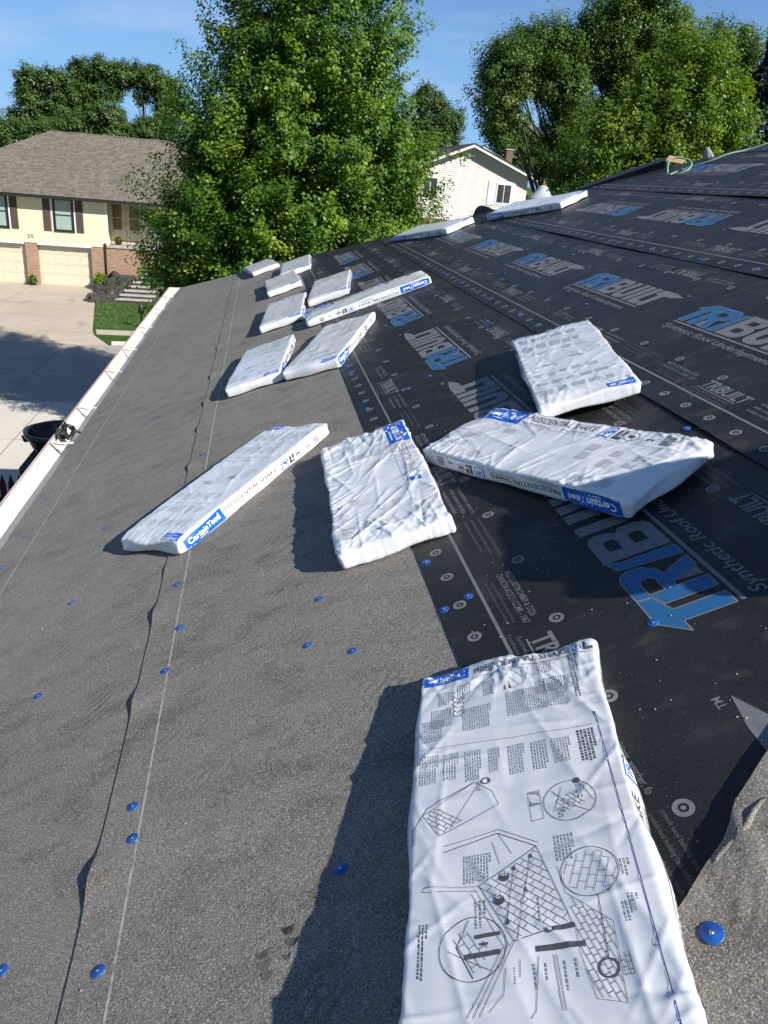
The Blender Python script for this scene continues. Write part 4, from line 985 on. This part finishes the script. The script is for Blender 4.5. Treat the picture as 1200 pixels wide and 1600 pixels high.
# porch: two doors with amber panes, railing, pots
b = MB(); lap_siding(b, -8.5, 3.0, 2.33, 4.6, 47.02); b.build('porch_siding', M['sidY'], None, HA)
for x0, x1 in ((-8.62 + .08, -7.70), (-7.66, -6.80)):
    b = MB(); b.box((x0, 46.95, 2.34), (x1, 47.0, 4.42)); d = b.build('door', M['cream'], None, HA)
    p = MB(); p.box((x0+.17, 46.93, 3.03), (x1-.19, 46.948, 3.63)); p.build('pane', M['doorglass'], None, d)
    p = MB(); p.box((x0+.17, 46.93, 3.68), (x1-.19, 46.948, 4.32)); p.build('pane', M['doorglass'], None, d)
    p = MB(); hx = x1 - .08 if x0 < -8 else x0 + .08; p.tube([(hx, 46.94, 3.3), (hx, 46.88, 3.32), (hx, 46.88, 3.42), (hx, 46.94, 3.44)], .014, 6); p.build('handle', M['blackp'], None, d)
    p = MB()
    for q in range(5): p.box((x0+.12+q*.12, 46.935, 2.45), (x0+.2+q*.12, 46.948, 2.95))
    p.build('panel', M['cream'], None, d)
for x0, x1 in ((-8.62, -8.545), (-6.8, -6.65)):
    b = MB(); b.box((x0, 46.9, 2.33), (x1, 46.99, 4.55)); b.build('door_frame', M['cream'], None, HA)
b = MB(); b.box((-8.3, 45.66, 2.56), (-6.3, 45.69, 2.60))
for x in np.arange(-8.3, -6.2, .5): b.box((x, 45.665, 2.33), (x+.025, 45.688, 2.56))
b.build('railing', M['fence'], None, HA)
b = MB(); b.tube([(-8.62, Yf - .05, .4), (-8.62, Yf - .05, 2.1), (-8.6, Yf - .1, 2.4)], .045, 8); b.build('downpipe', M['blackp'], None, HA)
b = MB(); b.box((-8.58, 45.62, 4.05), (-8.50, 45.70, 4.25)); b.build('porch_lamp', M['trimw'], None, HA)
k = Ink(); k.text('25', 0, 0, .17, .30, 0, .01); b = MB(); b.add([(x - 12.55, Yf - .03, z + 2.42) for x, z in k.v], k.f); b.build('house_number', M['blackp'], None, HA)
# hip roof
ex0, ex1, ey0, ey1, ez = -18.4, 3.6, 45.1, 57.5, 4.62; rx0, rx1, ry, rz = -12.2, -2.6, 51.3, 7.78
b = MB()
b.quad((ex0, ey0, ez), (ex1, ey0, ez), (rx1, ry, rz), (rx0, ry, rz)); b.quad((ex1, ey1, ez), (ex0, ey1, ez), (rx0, ry, rz), (rx1, ry, rz))
b.add([(ex0, ey1, ez), (ex0, ey0, ez), (rx0, ry, rz)], [(0, 1, 2)]); b.add([(ex1, ey0, ez), (ex1, ey1, ez), (rx1, ry, rz)], [(0, 1, 2)])
roof = b.build('roof', M['shingle'], None, HA)
b = MB(); b.tube([(rx0, ry, rz + .005), (rx1, ry, rz + .005)], .05, 6); b.tube([(rx0, ry, rz), (ex0, ey0, ez)], .045, 6); b.tube([(rx1, ry, rz), (ex1, ey0, ez)], .045, 6); b.build('ridge_cap', M['shingle'], None, roof)
b = MB(); b.box((ex0, ey0 - .12, ez - .16), (ex1, ey0, ez - .015)); b.box((ex0 - .12, ey0 - .12, ez - .16), (ex0, ey1, ez - .015)); b.build('gutter', M['winfr'], None, HA)
b = MB(); b.box((ex0, ey0, ez - .10), (ex1, Yf - .01, ez - .06)); b.build('soffit', M['cream'], None, HA)
for x in (-11.25, -8.75, -6.5, -4.3):
    p = MB(); p.lathe([(.26, 0), (.27, .12), (.22, .22), (.10, .27), (0, .28)], 12); p.build('roof_vent', M['shingle'], T(x, ry + .55, rz - .2), roof, True)
# planting bed with rocks and steps
ST_ = empty('garden_steps', T(-6.6, 42, 0), 'pale stone steps climbing from the driveway to the porch across the street', 'steps')
for q in range(9):
    y0 = 41.2 + q*.44; x0 = -7.5 + q*.16; zt = .16 + q*.16
    p = MB(); p.box((x0, y0 + .05, 0), (x0 + 1.7, y0 + .60, zt - .055)); e = p.build('step', M['rock'], None, ST_)  # dark riser colour stands in for the tree's shade on the steps
    p = MB(); p.box((x0 - .03, y0, zt - .053), (x0 + 1.73, y0 + .62, zt)); p.build('tread', M['stone'], None, e)
RG = empty('rock_bed', T(-8, 42.5, 0), 'dark rock garden bed beside the steps below the brick porch', 'rock bed')
rg = random.Random(8)
rk = []
for q in range(4):
    import bmesh
    bm = bmesh.new(); bmesh.ops.create_icosphere(bm, subdivisions=2, radius=1)
    for v in bm.verts: v.co *= 1 + .45*noise.noise(v.co*1.3 + Vector((q*5, 0, 0))) + .15*noise.noise(v.co*3.1)
    me = bpy.data.meshes.new('rock'); bm.to_mesh(me); bm.free(); me.materials.append(M['rock']); rk.append(me)
for q in range(110):
    t = q/110; x = -8.75 + rg.uniform(0, 1.25) + t*.4; y = 41.0 + t*4.4; s = rg.uniform(.12, .30)
    inst('rock', rk[q % 4], T(x, y, .05 + t*.75*rg.uniform(.4, 1), rg.uniform(0, 6)) @ Matrix.Diagonal((s*1.3, s, s*rg.uniform(.7, 1.1), 1)), RG)
p = MB(); p.prism([(-8.8, 40.9, 0), (-7.6, 40.9, 0), (-6.2, 45.5, 0), (-8.5, 45.5, 0)], (0, 0, .12)); p.build('soil', M['rock'], None, RG)
def leafy(name, label, cat, loc, r, hgt, n, size, mat, seed, group=None):
    root = empty(name, T(*loc), label, cat, group); g = np.random.default_rng(seed)
    d = g.normal(size=(n, 3)); d /= np.linalg.norm(d, axis=1, keepdims=True); rr = g.uniform(.3, 1, n)**.6
    P = d * rr[:, None] * np.array([r, r, hgt/2]) + np.array([0, 0, hgt/2])
    leaf_mesh('foliage', P, d*.5 + g.normal(size=(n, 3))*.5 + np.array([0, 0, .5]), size, g.uniform(0, 1, n), mat, g, T(*loc), root)
    b = MB()
    for q in range(6): a = q*1.05; b.tube([(0, 0, 0), (math.cos(a)*r*.3, math.sin(a)*r*.3, hgt*.4), (math.cos(a)*r*.6, math.sin(a)*r*.6, hgt*.7)], [.015, .01, .005], 5)
    b.build('stem', M['bark'], T(*loc), root)
    return root
def leaf_mesh(name, P, N, size, tint, mat, g, world, parent, droop=.25, aspect=.8):
    n = len(P); N = N / np.maximum(np.linalg.norm(N, axis=1, keepdims=True), 1e-6)
    t = g.normal(size=(n, 3)); t[:, 2] -= droop; t -= (t*N).sum(1, keepdims=True)*N; t /= np.maximum(np.linalg.norm(t, axis=1, keepdims=True), 1e-6)
    s = np.cross(N, t); L = (size * g.uniform(.65, 1.25, n))[:, None]; w = L*aspect*.5
    V = np.empty((n, 4, 3)); V[:, 0] = P; V[:, 1] = P + t*L*.45 + s*w + N*L*.10; V[:, 2] = P + t*L - N*L*.12; V[:, 3] = P + t*L*.45 - s*w + N*L*.10
    me = bpy.data.meshes.new(name); me.vertices.add(n*4); me.vertices.foreach_set('co', V.reshape(-1).astype(np.float32))
    me.loops.add(n*4); me.loops.foreach_set('vertex_index', np.arange(n*4, dtype=np.int32)); me.polygons.add(n)
    me.polygons.foreach_set('loop_start', np.arange(0, n*4, 4, dtype=np.int32))
    at = me.attributes.new('tint', 'FLOAT', 'FACE'); at.data.foreach_set('value', np.asarray(tint, np.float32))
    me.materials.append(mat); me.update(calc_edges=True)
    return inst(name, me, world, parent)
leafy('shrub', 'rusty tan shrub against the brick beside the right garage door', 'shrub', (-8.85, 45.0, .05), .4, .9, 900, .10, M['maple2'], 5)
leafy('shrub', 'low bright green shrub at the head of the steps', 'shrub', (-5.3, 44.2, .6), .8, 1.3, 2500, .12, M['maple2'], 6)
leafy('shrub', 'yellow green bush under the maple beside the lawn', 'shrub', (-4.2, 42.6, 0), 1.0, 1.5, 3200, .13, M['maple2'], 7)
leafy('potted_plant', 'small dark potted plant at the foot of the brick pier between the garage doors', 'plant', (-12.45, 45.35, 0), .22, .55, 500, .09, M['cotton'], 8)
leafy('potted_plant', 'small potted plant on the porch edge before the amber doors', 'plant', (-7.95, 45.85, 2.33), .2, .45, 400, .08, M['cotton'], 9)
# lamp post on the lawn
LP = empty('lamp_post', T(-5.37, 34.86, 0), 'slim dark lamp post on the lawn across the street', 'lamp post')
p = MB(); p.lathe([(.11, 0), (.11, .05), (.045, .09), (.04, .55), (.06, .58)], 12); p.build('post', M['blackp'], T(-5.37, 34.86, 0), LP, True)
p = MB(); p.lathe([(.05, .56), (.12, .62), (.135, .80), (.11, .90), (.04, 1.0), (.02, 1.08), (0, 1.1)], 12); p.build('lantern', M['blackp'], T(-5.37, 34.86, 0), LP, True)

# ==================================================================== WHITE GABLED HOUSE
HB = empty('house', T(12.2, 54, 0), 'pale sided gabled house with white rake trim behind the roof hip', 'house')
ax, az, sL, sR = 12.24, 9.16, .405, .385; xl, xr = 8.3, 16.6; Yg = 50.
wl, wr_ = 8.9, 16.0
b = MB(); b.prism([(wl, Yg, 0), (wr_, Yg, 0), (wr_, Yg, az - .18 - (wr_-ax)*sR), (ax, Yg, az - .18), (wl, Yg, az - .18 - (ax-wl)*sL)], (0, 9, 0)); b.build('wall', M['sidW'], None, HB)
b = MB(); lap_siding(b, wl, wr_, 4.78, az - .2, Yg - .003, .115, lambda z: (max(wl, ax - (az - .2 - z)/sL), min(wr_, ax + (az - .2 - z)/sR))); b.build('siding', M['sidW'], None, HB)
b = MB(); b.box((wl - .02, Yg - .03, 0), (wr_ + .02, Yg - .001, 4.77)); b.build('brick_base', M['brick'], None, HB)
def rake(x0, z0, x1, z1, y0, y1, mat, nm, w=.22):
    b = MB(); b.prism([(x0, y0, z0), (x1, y0, z1), (x1, y0, z1 - w), (x0, y0, z0 - w)], (0, y1 - y0, 0)); return b.build(nm, mat, None, HB)
rake(ax, az, xl, az - (ax-xl)*sL, Yg - .52, Yg - .48, M['trimw'], 'rake_board'); rake(ax + .001, az, xr, az - (xr-ax)*sR, Yg - .52, Yg - .48, M['trimw'], 'rake_board')
for x1, s in ((xl, sL), (xr, sR)):
    z1 = az - abs(x1-ax)*s; b = MB(); b.prism([(ax, Yg - .55, az + .01), (x1, Yg - .55, z1 + .01), (x1, Yg - .55, z1 - .05), (ax, Yg - .55, az - .05)], (0, 10, 0)); b.build('roof_slope', M['shingdk'], None, HB)
    b = MB(); b.prism([(ax, Yg - .479, az - .06), (x1, Yg - .479, z1 - .06), (x1, Yg - .479, z1 - .08), (ax, Yg - .479, az - .08)], (0, .45, 0)); b.build('soffit', M['trimw'], None, HB)
window(HB, 14.02, 15.05, 5.90, 7.10, Yg - .02, M['trimw'], 0, 1, 'glassdk', .09)
b = MB(); b.box((13.52, Yg - .06, 5.80), (14.0, Yg - .022, 7.2)); b.build('shutter', M['trimw'], None, HB)
b = MB(); b.box((15.07, Yg - .06, 5.80), (15.25, Yg - .022, 7.2)); b.build('shutter', M['trimw'], None, HB)
for z0 in (7.105, 5.8):
    b = MB(); b.box((14.0, Yg - .055, z0), (15.07, Yg - .02, z0 + .095)); b.build('window_trim', M['trimw'], None, HB)
window(HB, 9.35, 10.35, 5.85, 7.15, Yg - .02, M['trimw'], 0, 1, 'glassdk', .09)
b = MB(); b.box((10.36, Yg - .06, 5.75), (10.62, Yg - .022, 7.25)); b.build('shutter', M['trimw'], None, HB)
p = MB(); p.lathe([(.36, 0), (.36, .03), (.30, .03), (.30, .012), (0, .012)], 8); p.build('gable_vent', M['sidW'], Matrix.Translation((11.9, Yg - .018, 8.2)) @ Matrix.Rotation(math.pi/2, 4, 'X'), HB)
p = MB(); p.lathe([(.3, 0), (.3, .15), (.22, .3), (0, .36)], 12); p.build('roof_vent', M['capm'], T(10.3, 53, 8.3), HB, True)
# rear wing with its own rake and the brick chimney
b = MB(); b.prism([(11.0, 55.6, 0), (17.5, 55.6, 0), (17.5, 55.6, 7.7), (14.25, 55.6, 9.15), (11.0, 55.6, 7.8)], (0, 6, 0)); b.build('rear_wing', M['sidW'], None, HB)
for x1, z1 in ((10.6, 7.75), (18.0, 7.65)): rake(14.3, 9.36, x1, z1, 55.0, 55.05, M['trimw'], 'rear_rake_board', .2)
b = MB(); b.prism([(14.3, 54.98, 9.37), (18.0, 54.98, 7.66), (18.0, 54.98, 7.60), (14.3, 54.98, 9.31)], (0, 7, 0)); b.prism([(14.3, 54.98, 9.372), (10.6, 54.98, 7.76), (10.6, 54.98, 7.70), (14.3, 54.98, 9.312)], (0, 7, 0)); b.build('rear_roof', M['shingdk'], None, HB)
b = MB(); b.box((16.35, 56.5, 7.5), (16.8, 57.0, 9.3)); ch = b.build('chimney', M['brickred'], None, HB)
b = MB(); b.box((16.3, 56.45, 9.3), (16.85, 57.05, 9.37)); b.build('chimney_cap', M['capm'], None, ch)
# outbuilding whose pale bell-shaped cupola shows above the hip
CU = empty('outbuilding', T(10.4, 31, 0), 'outbuilding behind the hip, only its pale bell-shaped cupola with rusty finial showing', 'outbuilding')
b = MB(); b.box((8.9, 29.6, 0), (11.9, 32.4, 5.2)); b.build('wall', M['brick'], None, CU)
b = MB(); b.add([(8.6, 29.3, 5.2), (12.2, 29.3, 5.2), (12.2, 32.7, 5.2), (8.6, 32.7, 5.2), (10.4, 31, 6.25)], [(0, 1, 4), (1, 2, 4), (2, 3, 4), (3, 0, 4), (3, 2, 1, 0)]); b.build('roof', M['shingdk'], None, CU)
b = MB(); b.lathe([(.40, 6.0), (.40, 6.42), (.52, 6.42), (.52, 6.47)], 8, (10.4, 31, 0)); cb = b.build('cupola_base', M['brick'], None, CU)
b = MB(); b.lathe([(.56, 6.47), (.50, 6.55), (.36, 6.66), (.24, 6.80), (.17, 6.92), (.06, 6.97), (0, 6.98)], 16, (10.4, 31, 0)); cr = b.build('cupola_roof', M['capm'], None, CU, True)
b = MB(); b.lathe([(.05, 6.96), (.07, 7.02), (.03, 7.07), (.035, 7.12), (0, 7.2)], 8, (10.4, 31, 0)); b.build('finial', M['copper'], None, cr, True)

# ==================================================================== PICKET FENCE, PILLAR, URN
FE = empty('picket_fence', T(-5.5, 12.25, 0), 'dark red picket fence at lower left below the gutter', 'fence')
b = MB(); b.prism([(-.045, 0, 0), (.045, 0, 0), (.045, 0, 1.70), (0, 0, 1.86), (-.045, 0, 1.70)], (0, .02, 0)); PK = b.mesh('picket', M['fence'])
for q in range(30): inst('picket', PK, T(-4.18 - q*.128, 12.2, 0), FE)
b = MB(); b.box((-8, 12.222, .35), (-4.05, 12.26, .45)); b.build('rail', M['fence'], None, FE)
b = MB(); b.box((-8, 12.222, 1.35), (-4.05, 12.26, 1.45)); b.build('rail', M['fence'], None, FE)
PI = empty('gate_pillar', T(-3.55, 12.3, 0), 'dark brick pillar carrying the black urn beside the picket fence', 'pillar')
b = MB(); b.box((-3.98, 11.95, 0), (-3.12, 12.75, 1.98)); b.build('shaft', M['brickred'], None, PI)
b = MB(); b.box((-4.06, 11.87, 1.98), (-3.04, 12.83, 2.10)); b.build('cap', M['rock'], None, PI)
UR = empty('urn_planter', T(-3.52, 12.3, 2.1), 'large black urn planter with a small plant, on the pillar below the gutter', 'planter')
b = MB(); b.lathe([(.0, 0), (.26, 0), (.30, .05), (.42, .25), (.47, .38), (.53, .44), (.53, .50), (.48, .50), (.44, .44), (.42, .36), (0, .34)], 28, wob=.012); b.build('bowl', M['urn'], T(-3.52, 12.3, 2.1), UR, True)
b = MB(); b.prism([(-.03, 0, 0), (.03, 0, 0), (.06, 0, .10), (-.06, 0, .10)], (0, .05, 0)); b.build('handle', M['urn'], T(-3.98, 12.12, 2.44, .6), UR)
g = np.random.default_rng(17); n = 260
d = g.normal(size=(n, 3)); d /= np.linalg.norm(d, axis=1, keepdims=True)
leaf_mesh('plant', d*g.uniform(.2, 1, n)[:, None]*np.array([.22, .22, .14]) + np.array([.1, .1, .50]), d + np.array([0, 0, .6]), .07, g.uniform(0, .7, n), M['cotton'], g, T(-3.52, 12.3, 2.1), UR)

# ==================================================================== TREES
def tree(name, label, base, lobes, nshoot, per, size, mat, seed, trunk_r=.2, bark='bark', group=None, shoot=.7, inner=.5, bare=(), droop=.25, lean=(0, 0), tint_bias=0.0, limbs=True, jit=.11):
    """lobes: list of (dx, dy, z, rx, ry, rz); leaves hang on short shoots spread through them"""
    g = np.random.default_rng(seed); root = empty(name, T(*base), label, 'tree', group)
    L = np.array(lobes, float); wts = (L[:, 3]*L[:, 4]*L[:, 5])**.667; wts /= wts.sum()
    idx = g.choice(len(L), nshoot, p=wts)
    d = g.normal(size=(nshoot, 3)); d /= np.linalg.norm(d, axis=1, keepdims=True)
    rr = inner + (1-inner)*g.uniform(0, 1, nshoot)**.55
    lump = np.array([1 + .30*noise.noise((q[0]*2.6 + seed, q[1]*2.6, q[2]*2.6 + w)) + .22*noise.noise((q[0]*6, q[1]*6 + seed, q[2]*6)) for q, w in zip(d, idx*1.7)])
    P0 = L[idx, :3] + d*L[idx, 3:6]*(rr*lump)[:, None]
    D = d*.75 + g.normal(size=(nshoot, 3))*.35 + np.array([0, 0, .5]); D /= np.linalg.norm(D, axis=1, keepdims=True)
    sl_ = shoot*g.uniform(.5, 1.3, nshoot); st_ = g.normal(.42 + tint_bias, .16, nshoot)
    t = g.uniform(-.35, 1, (nshoot, per)); P = P0[:, None, :] + D[:, None, :]*(t*sl_[:, None])[:, :, None] + g.normal(size=(nshoot, per, 3))*(jit*(1.25 - .6*np.clip(t, 0, 1)))[:, :, None]*np.array([1, 1, .8])
    N = d[:, None, :]*.6 + g.normal(size=(nshoot, per, 3))*.34 + np.array([0, 0, .62])
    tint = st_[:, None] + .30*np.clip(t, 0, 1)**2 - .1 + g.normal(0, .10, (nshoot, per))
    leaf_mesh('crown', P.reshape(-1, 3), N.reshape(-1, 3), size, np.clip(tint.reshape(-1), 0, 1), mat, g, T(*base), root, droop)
    b = MB(); top = max(l[2] for l in lobes); tz = min(l[2] for l in lobes)
    H_ = top; pts = [Vector((lean[0]*t_ + .12*math.sin(seed + t_*5), lean[1]*t_ + .12*math.cos(seed*2 + t_*4), H_*t_)) for t_ in np.linspace(0, 1, 9)]
    b.tube(pts, [trunk_r*(1.25 - 1.0*t_)*(1.3 if t_ == 0 else 1) for t_ in np.linspace(0, 1, 9)], 9); b.build('trunk', M[bark], T(*base), root, True)
    if limbs:
        b = MB(); rg_ = random.Random(seed)
        for q in range(min(60, max(10, nshoot//22))):
            e = Vector(P0[rg_.randrange(nshoot)]); zz_ = min(max(e.z*rg_.uniform(.45, .8), H_*.18), H_*.92); t_ = zz_/H_
            s_ = Vector((lean[0]*t_, lean[1]*t_, zz_)); m_ = s_.lerp(e, .5) + Vector((rg_.uniform(-.2, .2), rg_.uniform(-.2, .2), rg_.uniform(-.1, .25)))
            r_ = trunk_r*.32*(1.15 - t_); b.tube([s_, s_.lerp(m_, .5), m_, m_.lerp(e, .6), e], [r_, r_*.8, r_*.6, r_*.35, r_*.12], 6)
        b.build('limbs', M[bark], T(*base), root, True)
    return root
# the big maple between the houses
tree('maple_tree', 'big dense green maple filling the middle behind the roof', (.62, 20.0, 0),
     [(0, 0, 4.6, 3.2, 3.1, 2.6), (-1.2, -.4, 5.6, 2.2, 2.1, 1.9), (1.1, -.3, 5.8, 2.0, 2.0, 2.0), (0, 0, 7.4, 2.65, 2.6, 2.2), (.05, 0, 9.4, 2.1, 2.1, 2.0), (0, 0, 11.4, 1.4, 1.4, 1.9), (-2.15, -.6, 4.0, 1.5, 1.5, 1.6), (1.7, -.3, 4.5, 1.4, 1.4, 1.7), (-.2, -1.6, 4.6, 2.0, 1.6, 1.9), (1.55, -.6, 6.8, .9, .9, 1.2), (-1.8, -.8, 7.2, .9, .9, 1.1)],
     2150, 165, .080, M['maple'], 3, .22, shoot=.85, inner=.42, jit=.105)
# young bright maple by the far corner of our roof
tree('maple_tree', 'bright yellow-green young maple behind the roof at the right', (8.25, 17.4, 0),
     [(.3, 0, 9.0, .6, .6, .75), (.1, 0, 8.15, .85, .85, .8), (-1.15, 0, 7.8, .62, .6, .65), (1.05, 0, 8.4, .45, .45, .6), (-1.6, -.2, 7.2, .5, .5, .6), (-.75, 0, 8.5, .36, .36, .5), (1.35, 0, 7.7, .5, .5, .6), (-.2, -.4, 7.3, .75, .7, .7), (0, 0, 6.2, 1.5, 1.4, 1.0), (-1, -.2, 6.0, 1.0, 1.0, .9), (1.0, 0, 6.2, 1.0, 1.0, .9)],
     1000, 95, .072, M['maple2'], 5, .14, shoot=.62, inner=.4, tint_bias=.0, jit=.09)
# tall trees behind it
gt = 'tall trees behind the roof at the right'
tree('cottonwood_tree', 'tall spreading tree with dark limbs left of the right-hand group', (13.6, 39, 0),
     [(-2.7, 0, 11.7, 1.35, 1.3, 1.1), (-1.3, .4, 12.8, 1.3, 1.2, 1.0), (-3.4, 0, 10.6, .9, .9, .8), (-.2, 0, 11.4, 1.2, 1.2, 1.0), (.8, 0, 9.4, 1.4, 1.3, 1.1), (.1, 0, 8.0, 1.2, 1.1, .9), (-2.6, .3, 9.4, .8, .8, .6), (.6, 0, 12.9, 1.0, 1.0, .9)],
     1050, 95, .105, M['cotton'], 7, .36, group=gt, shoot=.75, inner=.45, jit=.17)
tree('cottonwood_tree', 'tallest tree of the right-hand group, its crown cut by the top of the picture', (16.6, 39, 0),
     [(-1.1, 0, 13.8, 1.5, 1.5, 1.3), (.4, 0, 14.5, 1.4, 1.4, 1.3), (0, 0, 12.2, 1.4, 1.4, 1.0), (-.3, 0, 15.6, 1.2, 1.2, 1.0), (0, .5, 10.2, 1.6, 1.4, 1.2), (1.4, 0, 12.8, 1.0, 1.0, 1.0)],
     1000, 95, .105, M['cotton'], 8, .36, group=gt, shoot=.75, inner=.45, jit=.17)
tree('cottonwood_tree', 'round dark green tree at the right end of the tall group', (20.6, 39.5, 0),
     [(-1.9, 0, 13.7, .9, .9, .9), (-.2, 0, 13.4, 1.1, 1.1, 1.0), (1.4, 0, 13.3, 1.2, 1.2, 1.1), (.6, 0, 11.6, 1.6, 1.5, 1.2), (-.8, 0, 10.6, 1.6, 1.5, 1.3), (0, 0, 9.0, 2.2, 2, 1.4)],
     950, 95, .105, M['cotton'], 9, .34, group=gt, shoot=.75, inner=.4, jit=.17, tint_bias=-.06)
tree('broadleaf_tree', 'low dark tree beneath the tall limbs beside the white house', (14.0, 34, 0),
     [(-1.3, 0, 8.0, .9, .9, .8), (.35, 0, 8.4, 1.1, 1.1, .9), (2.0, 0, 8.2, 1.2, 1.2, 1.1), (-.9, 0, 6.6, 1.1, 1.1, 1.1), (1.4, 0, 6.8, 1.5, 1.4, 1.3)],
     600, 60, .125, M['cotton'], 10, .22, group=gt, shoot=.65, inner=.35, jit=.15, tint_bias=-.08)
tree('broadleaf_tree', 'rounded green tree just right of the white house roof', (18.9, 66, 0),
     [(0, 0, 11.0, 1.6, 1.5, 1.4), (1.7, 0, 9.9, 1.6, 1.5, 1.4), (.4, 0, 8.8, 1.8, 1.6, 1.2)], 420, 50, .18, M['farleaf'], 11, .25, shoot=.7, inner=.4, jit=.2)
tree('broadleaf_tree', 'green tree above the white house roof beside the maple', (14.8, 75, 0),
     [(-.6, 0, 13.2, 1.2, 1.2, 1.0), (1.3, 0, 11.9, 1.4, 1.3, 1.2), (-1.0, 0, 11.2, 1.3, 1.2, 1.1), (.5, 0, 10.2, 1.8, 1.6, 1.2), (-1.0, 0, 14.3, .4, .4, .6)], 450, 50, .19, M['farleaf'], 12, .25, shoot=.7, inner=.4, jit=.2)
def spruce(base, h, r, seed, label):
    g = np.random.default_rng(seed); root = empty('spruce_tree', T(*base), label, 'tree')
    n = 26000; z = g.uniform(.08, 1, n)**1.0; tier = np.sin(z*h*4.2)*.5 + .5; rad = r*(1 - z)**.8*(.55 + .45*tier)*g.uniform(.35, 1, n)**.4; a = g.uniform(0, 6.283, n)
    P = np.stack([rad*np.cos(a), rad*np.sin(a), z*h - rad*.25], 1); N = np.stack([np.cos(a)*.5, np.sin(a)*.5, np.full(n, .6)], 1) + g.normal(size=(n, 3))*.4
    leaf_mesh('crown', P, N, .19, g.uniform(0, 1, n), M['needle'], g, T(*base), root, 1.0, .35)
    b = MB(); b.tube([(0, 0, 0), (0, 0, h*.97)], [.22, .02], 8); b.build('trunk', M['bark'], T(*base), root)
spruce((16.6, 27.5, 0), 13.2, 2.7, 4, 'dark spruce at the right edge of the picture')
spruce((19.6, 30.5, 0), 12.6, 3.0, 6, 'dark spruce behind the young maple near the right edge')
# trees behind the house across the street
gl_ = 'far trees behind the tan roof'
far_t = [
 ('thin pale-limbed tree left of the far tree row', (-19.2, 75, 0), [(.1, 0, 11.8, .8, .8, .9), (0, 0, 10.6, 1.0, 1.0, .9), (-.7, 0, 9.2, .9, .9, .7), (.9, 0, 9.4, .8, .8, .6)], 240, 'barkpale', .05),
 ('round far tree, second in the row behind the tan roof', (-17.0, 75, 0), [(-.6, 0, 11.9, .9, .9, .8), (.6, 0, 12.0, 1.0, 1, .8), (1.3, 0, 11.2, .9, .9, .8), (.2, 0, 10.2, 1.5, 1.2, .9), (.4, 0, 8.8, 1.8, 1.4, .9)], 430, 'bark', 0),
 ('tallest far tree in the row behind the tan roof', (-13.8, 76, 0), [(-1.0, 0, 12.9, 1.05, 1, .8), (.5, 0, 13.2, 1.1, 1.1, .75), (1.7, 0, 13.0, .9, .9, .7), (-.4, 0, 11.5, 1.0, .9, .7), (1.2, 0, 11.6, .6, .6, .5), (-1.2, 0, 10.4, .9, .8, .7)], 420, 'bark', -.02),
 ('far tree with an open trunk next to the maple, right end of the row', (-10.2, 76, 0), [(-1.2, 0, 13.1, 1.0, 1, .75), (.3, 0, 13.0, 1.05, 1, .8), (1.5, 0, 12.4, 1.0, 1, .9), (1.9, 0, 10.8, 1.0, .9, .9), (-.2, 0, 11.6, .6, .6, .4)], 380, 'bark', 0),
 ('low leafy tree in front of the far row above the roof ridge', (-11.6, 66, 0), [(0, 0, 9.3, 1.15, 1.1, .8), (.4, 0, 8.2, 1.3, 1.1, .8), (-2.1, 0, 8.3, 1.2, 1.1, .8)], 360, 'bark', .04),
 ('dark low tree beneath the far row behind the roof ridge', (-8.6, 68, 0), [(0, 0, 8.6, 1.7, 1.3, .8), (-2.2, 0, 8.1, 1.5, 1.2, .8), (-5.4, 0, 8.2, 1.6, 1.2, .8)], 420, 'bark', -.1),
 ('tree with bare pale branches at the far left edge', (-18.6, 64, 0), [(-1.0, 0, 8.0, 1.2, 1.1, 1.0), (.6, 0, 7.4, 1.1, 1.0, .8), (2.4, 0, 7.6, 1.3, 1.0, .8)], 320, 'barkpale', .08)]
for q, (lb, base, lobes, ns, bk, tb) in enumerate(far_t):
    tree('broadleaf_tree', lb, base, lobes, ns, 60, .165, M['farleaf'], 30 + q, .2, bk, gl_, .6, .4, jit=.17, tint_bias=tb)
# belt of trees closing the horizon
hb_ = MB()
rgn = np.random.default_rng(77); n = 30000
a = rgn.uniform(-1.3, 1.3, n); R0 = rgn.uniform(120, 150, n); zt = 5.5 + 2.0*np.array([noise.noise((q*14, 1, 2)) for q in a])
P = np.stack([np.sin(a)*R0, np.cos(a)*R0, rgn.uniform(0, 1, n)**.7*zt], 1)
N = rgn.normal(size=(n, 3)) + np.array([0, -.6, .6])
o = leaf_mesh('distant_trees', P, N, 1.5, np.clip(rgn.normal(.4, .2, n), 0, 1), M['farleaf'], rgn, Matrix(), None)
tag(o, 'far belt of trees closing the horizon', 'trees', kind='stuff')
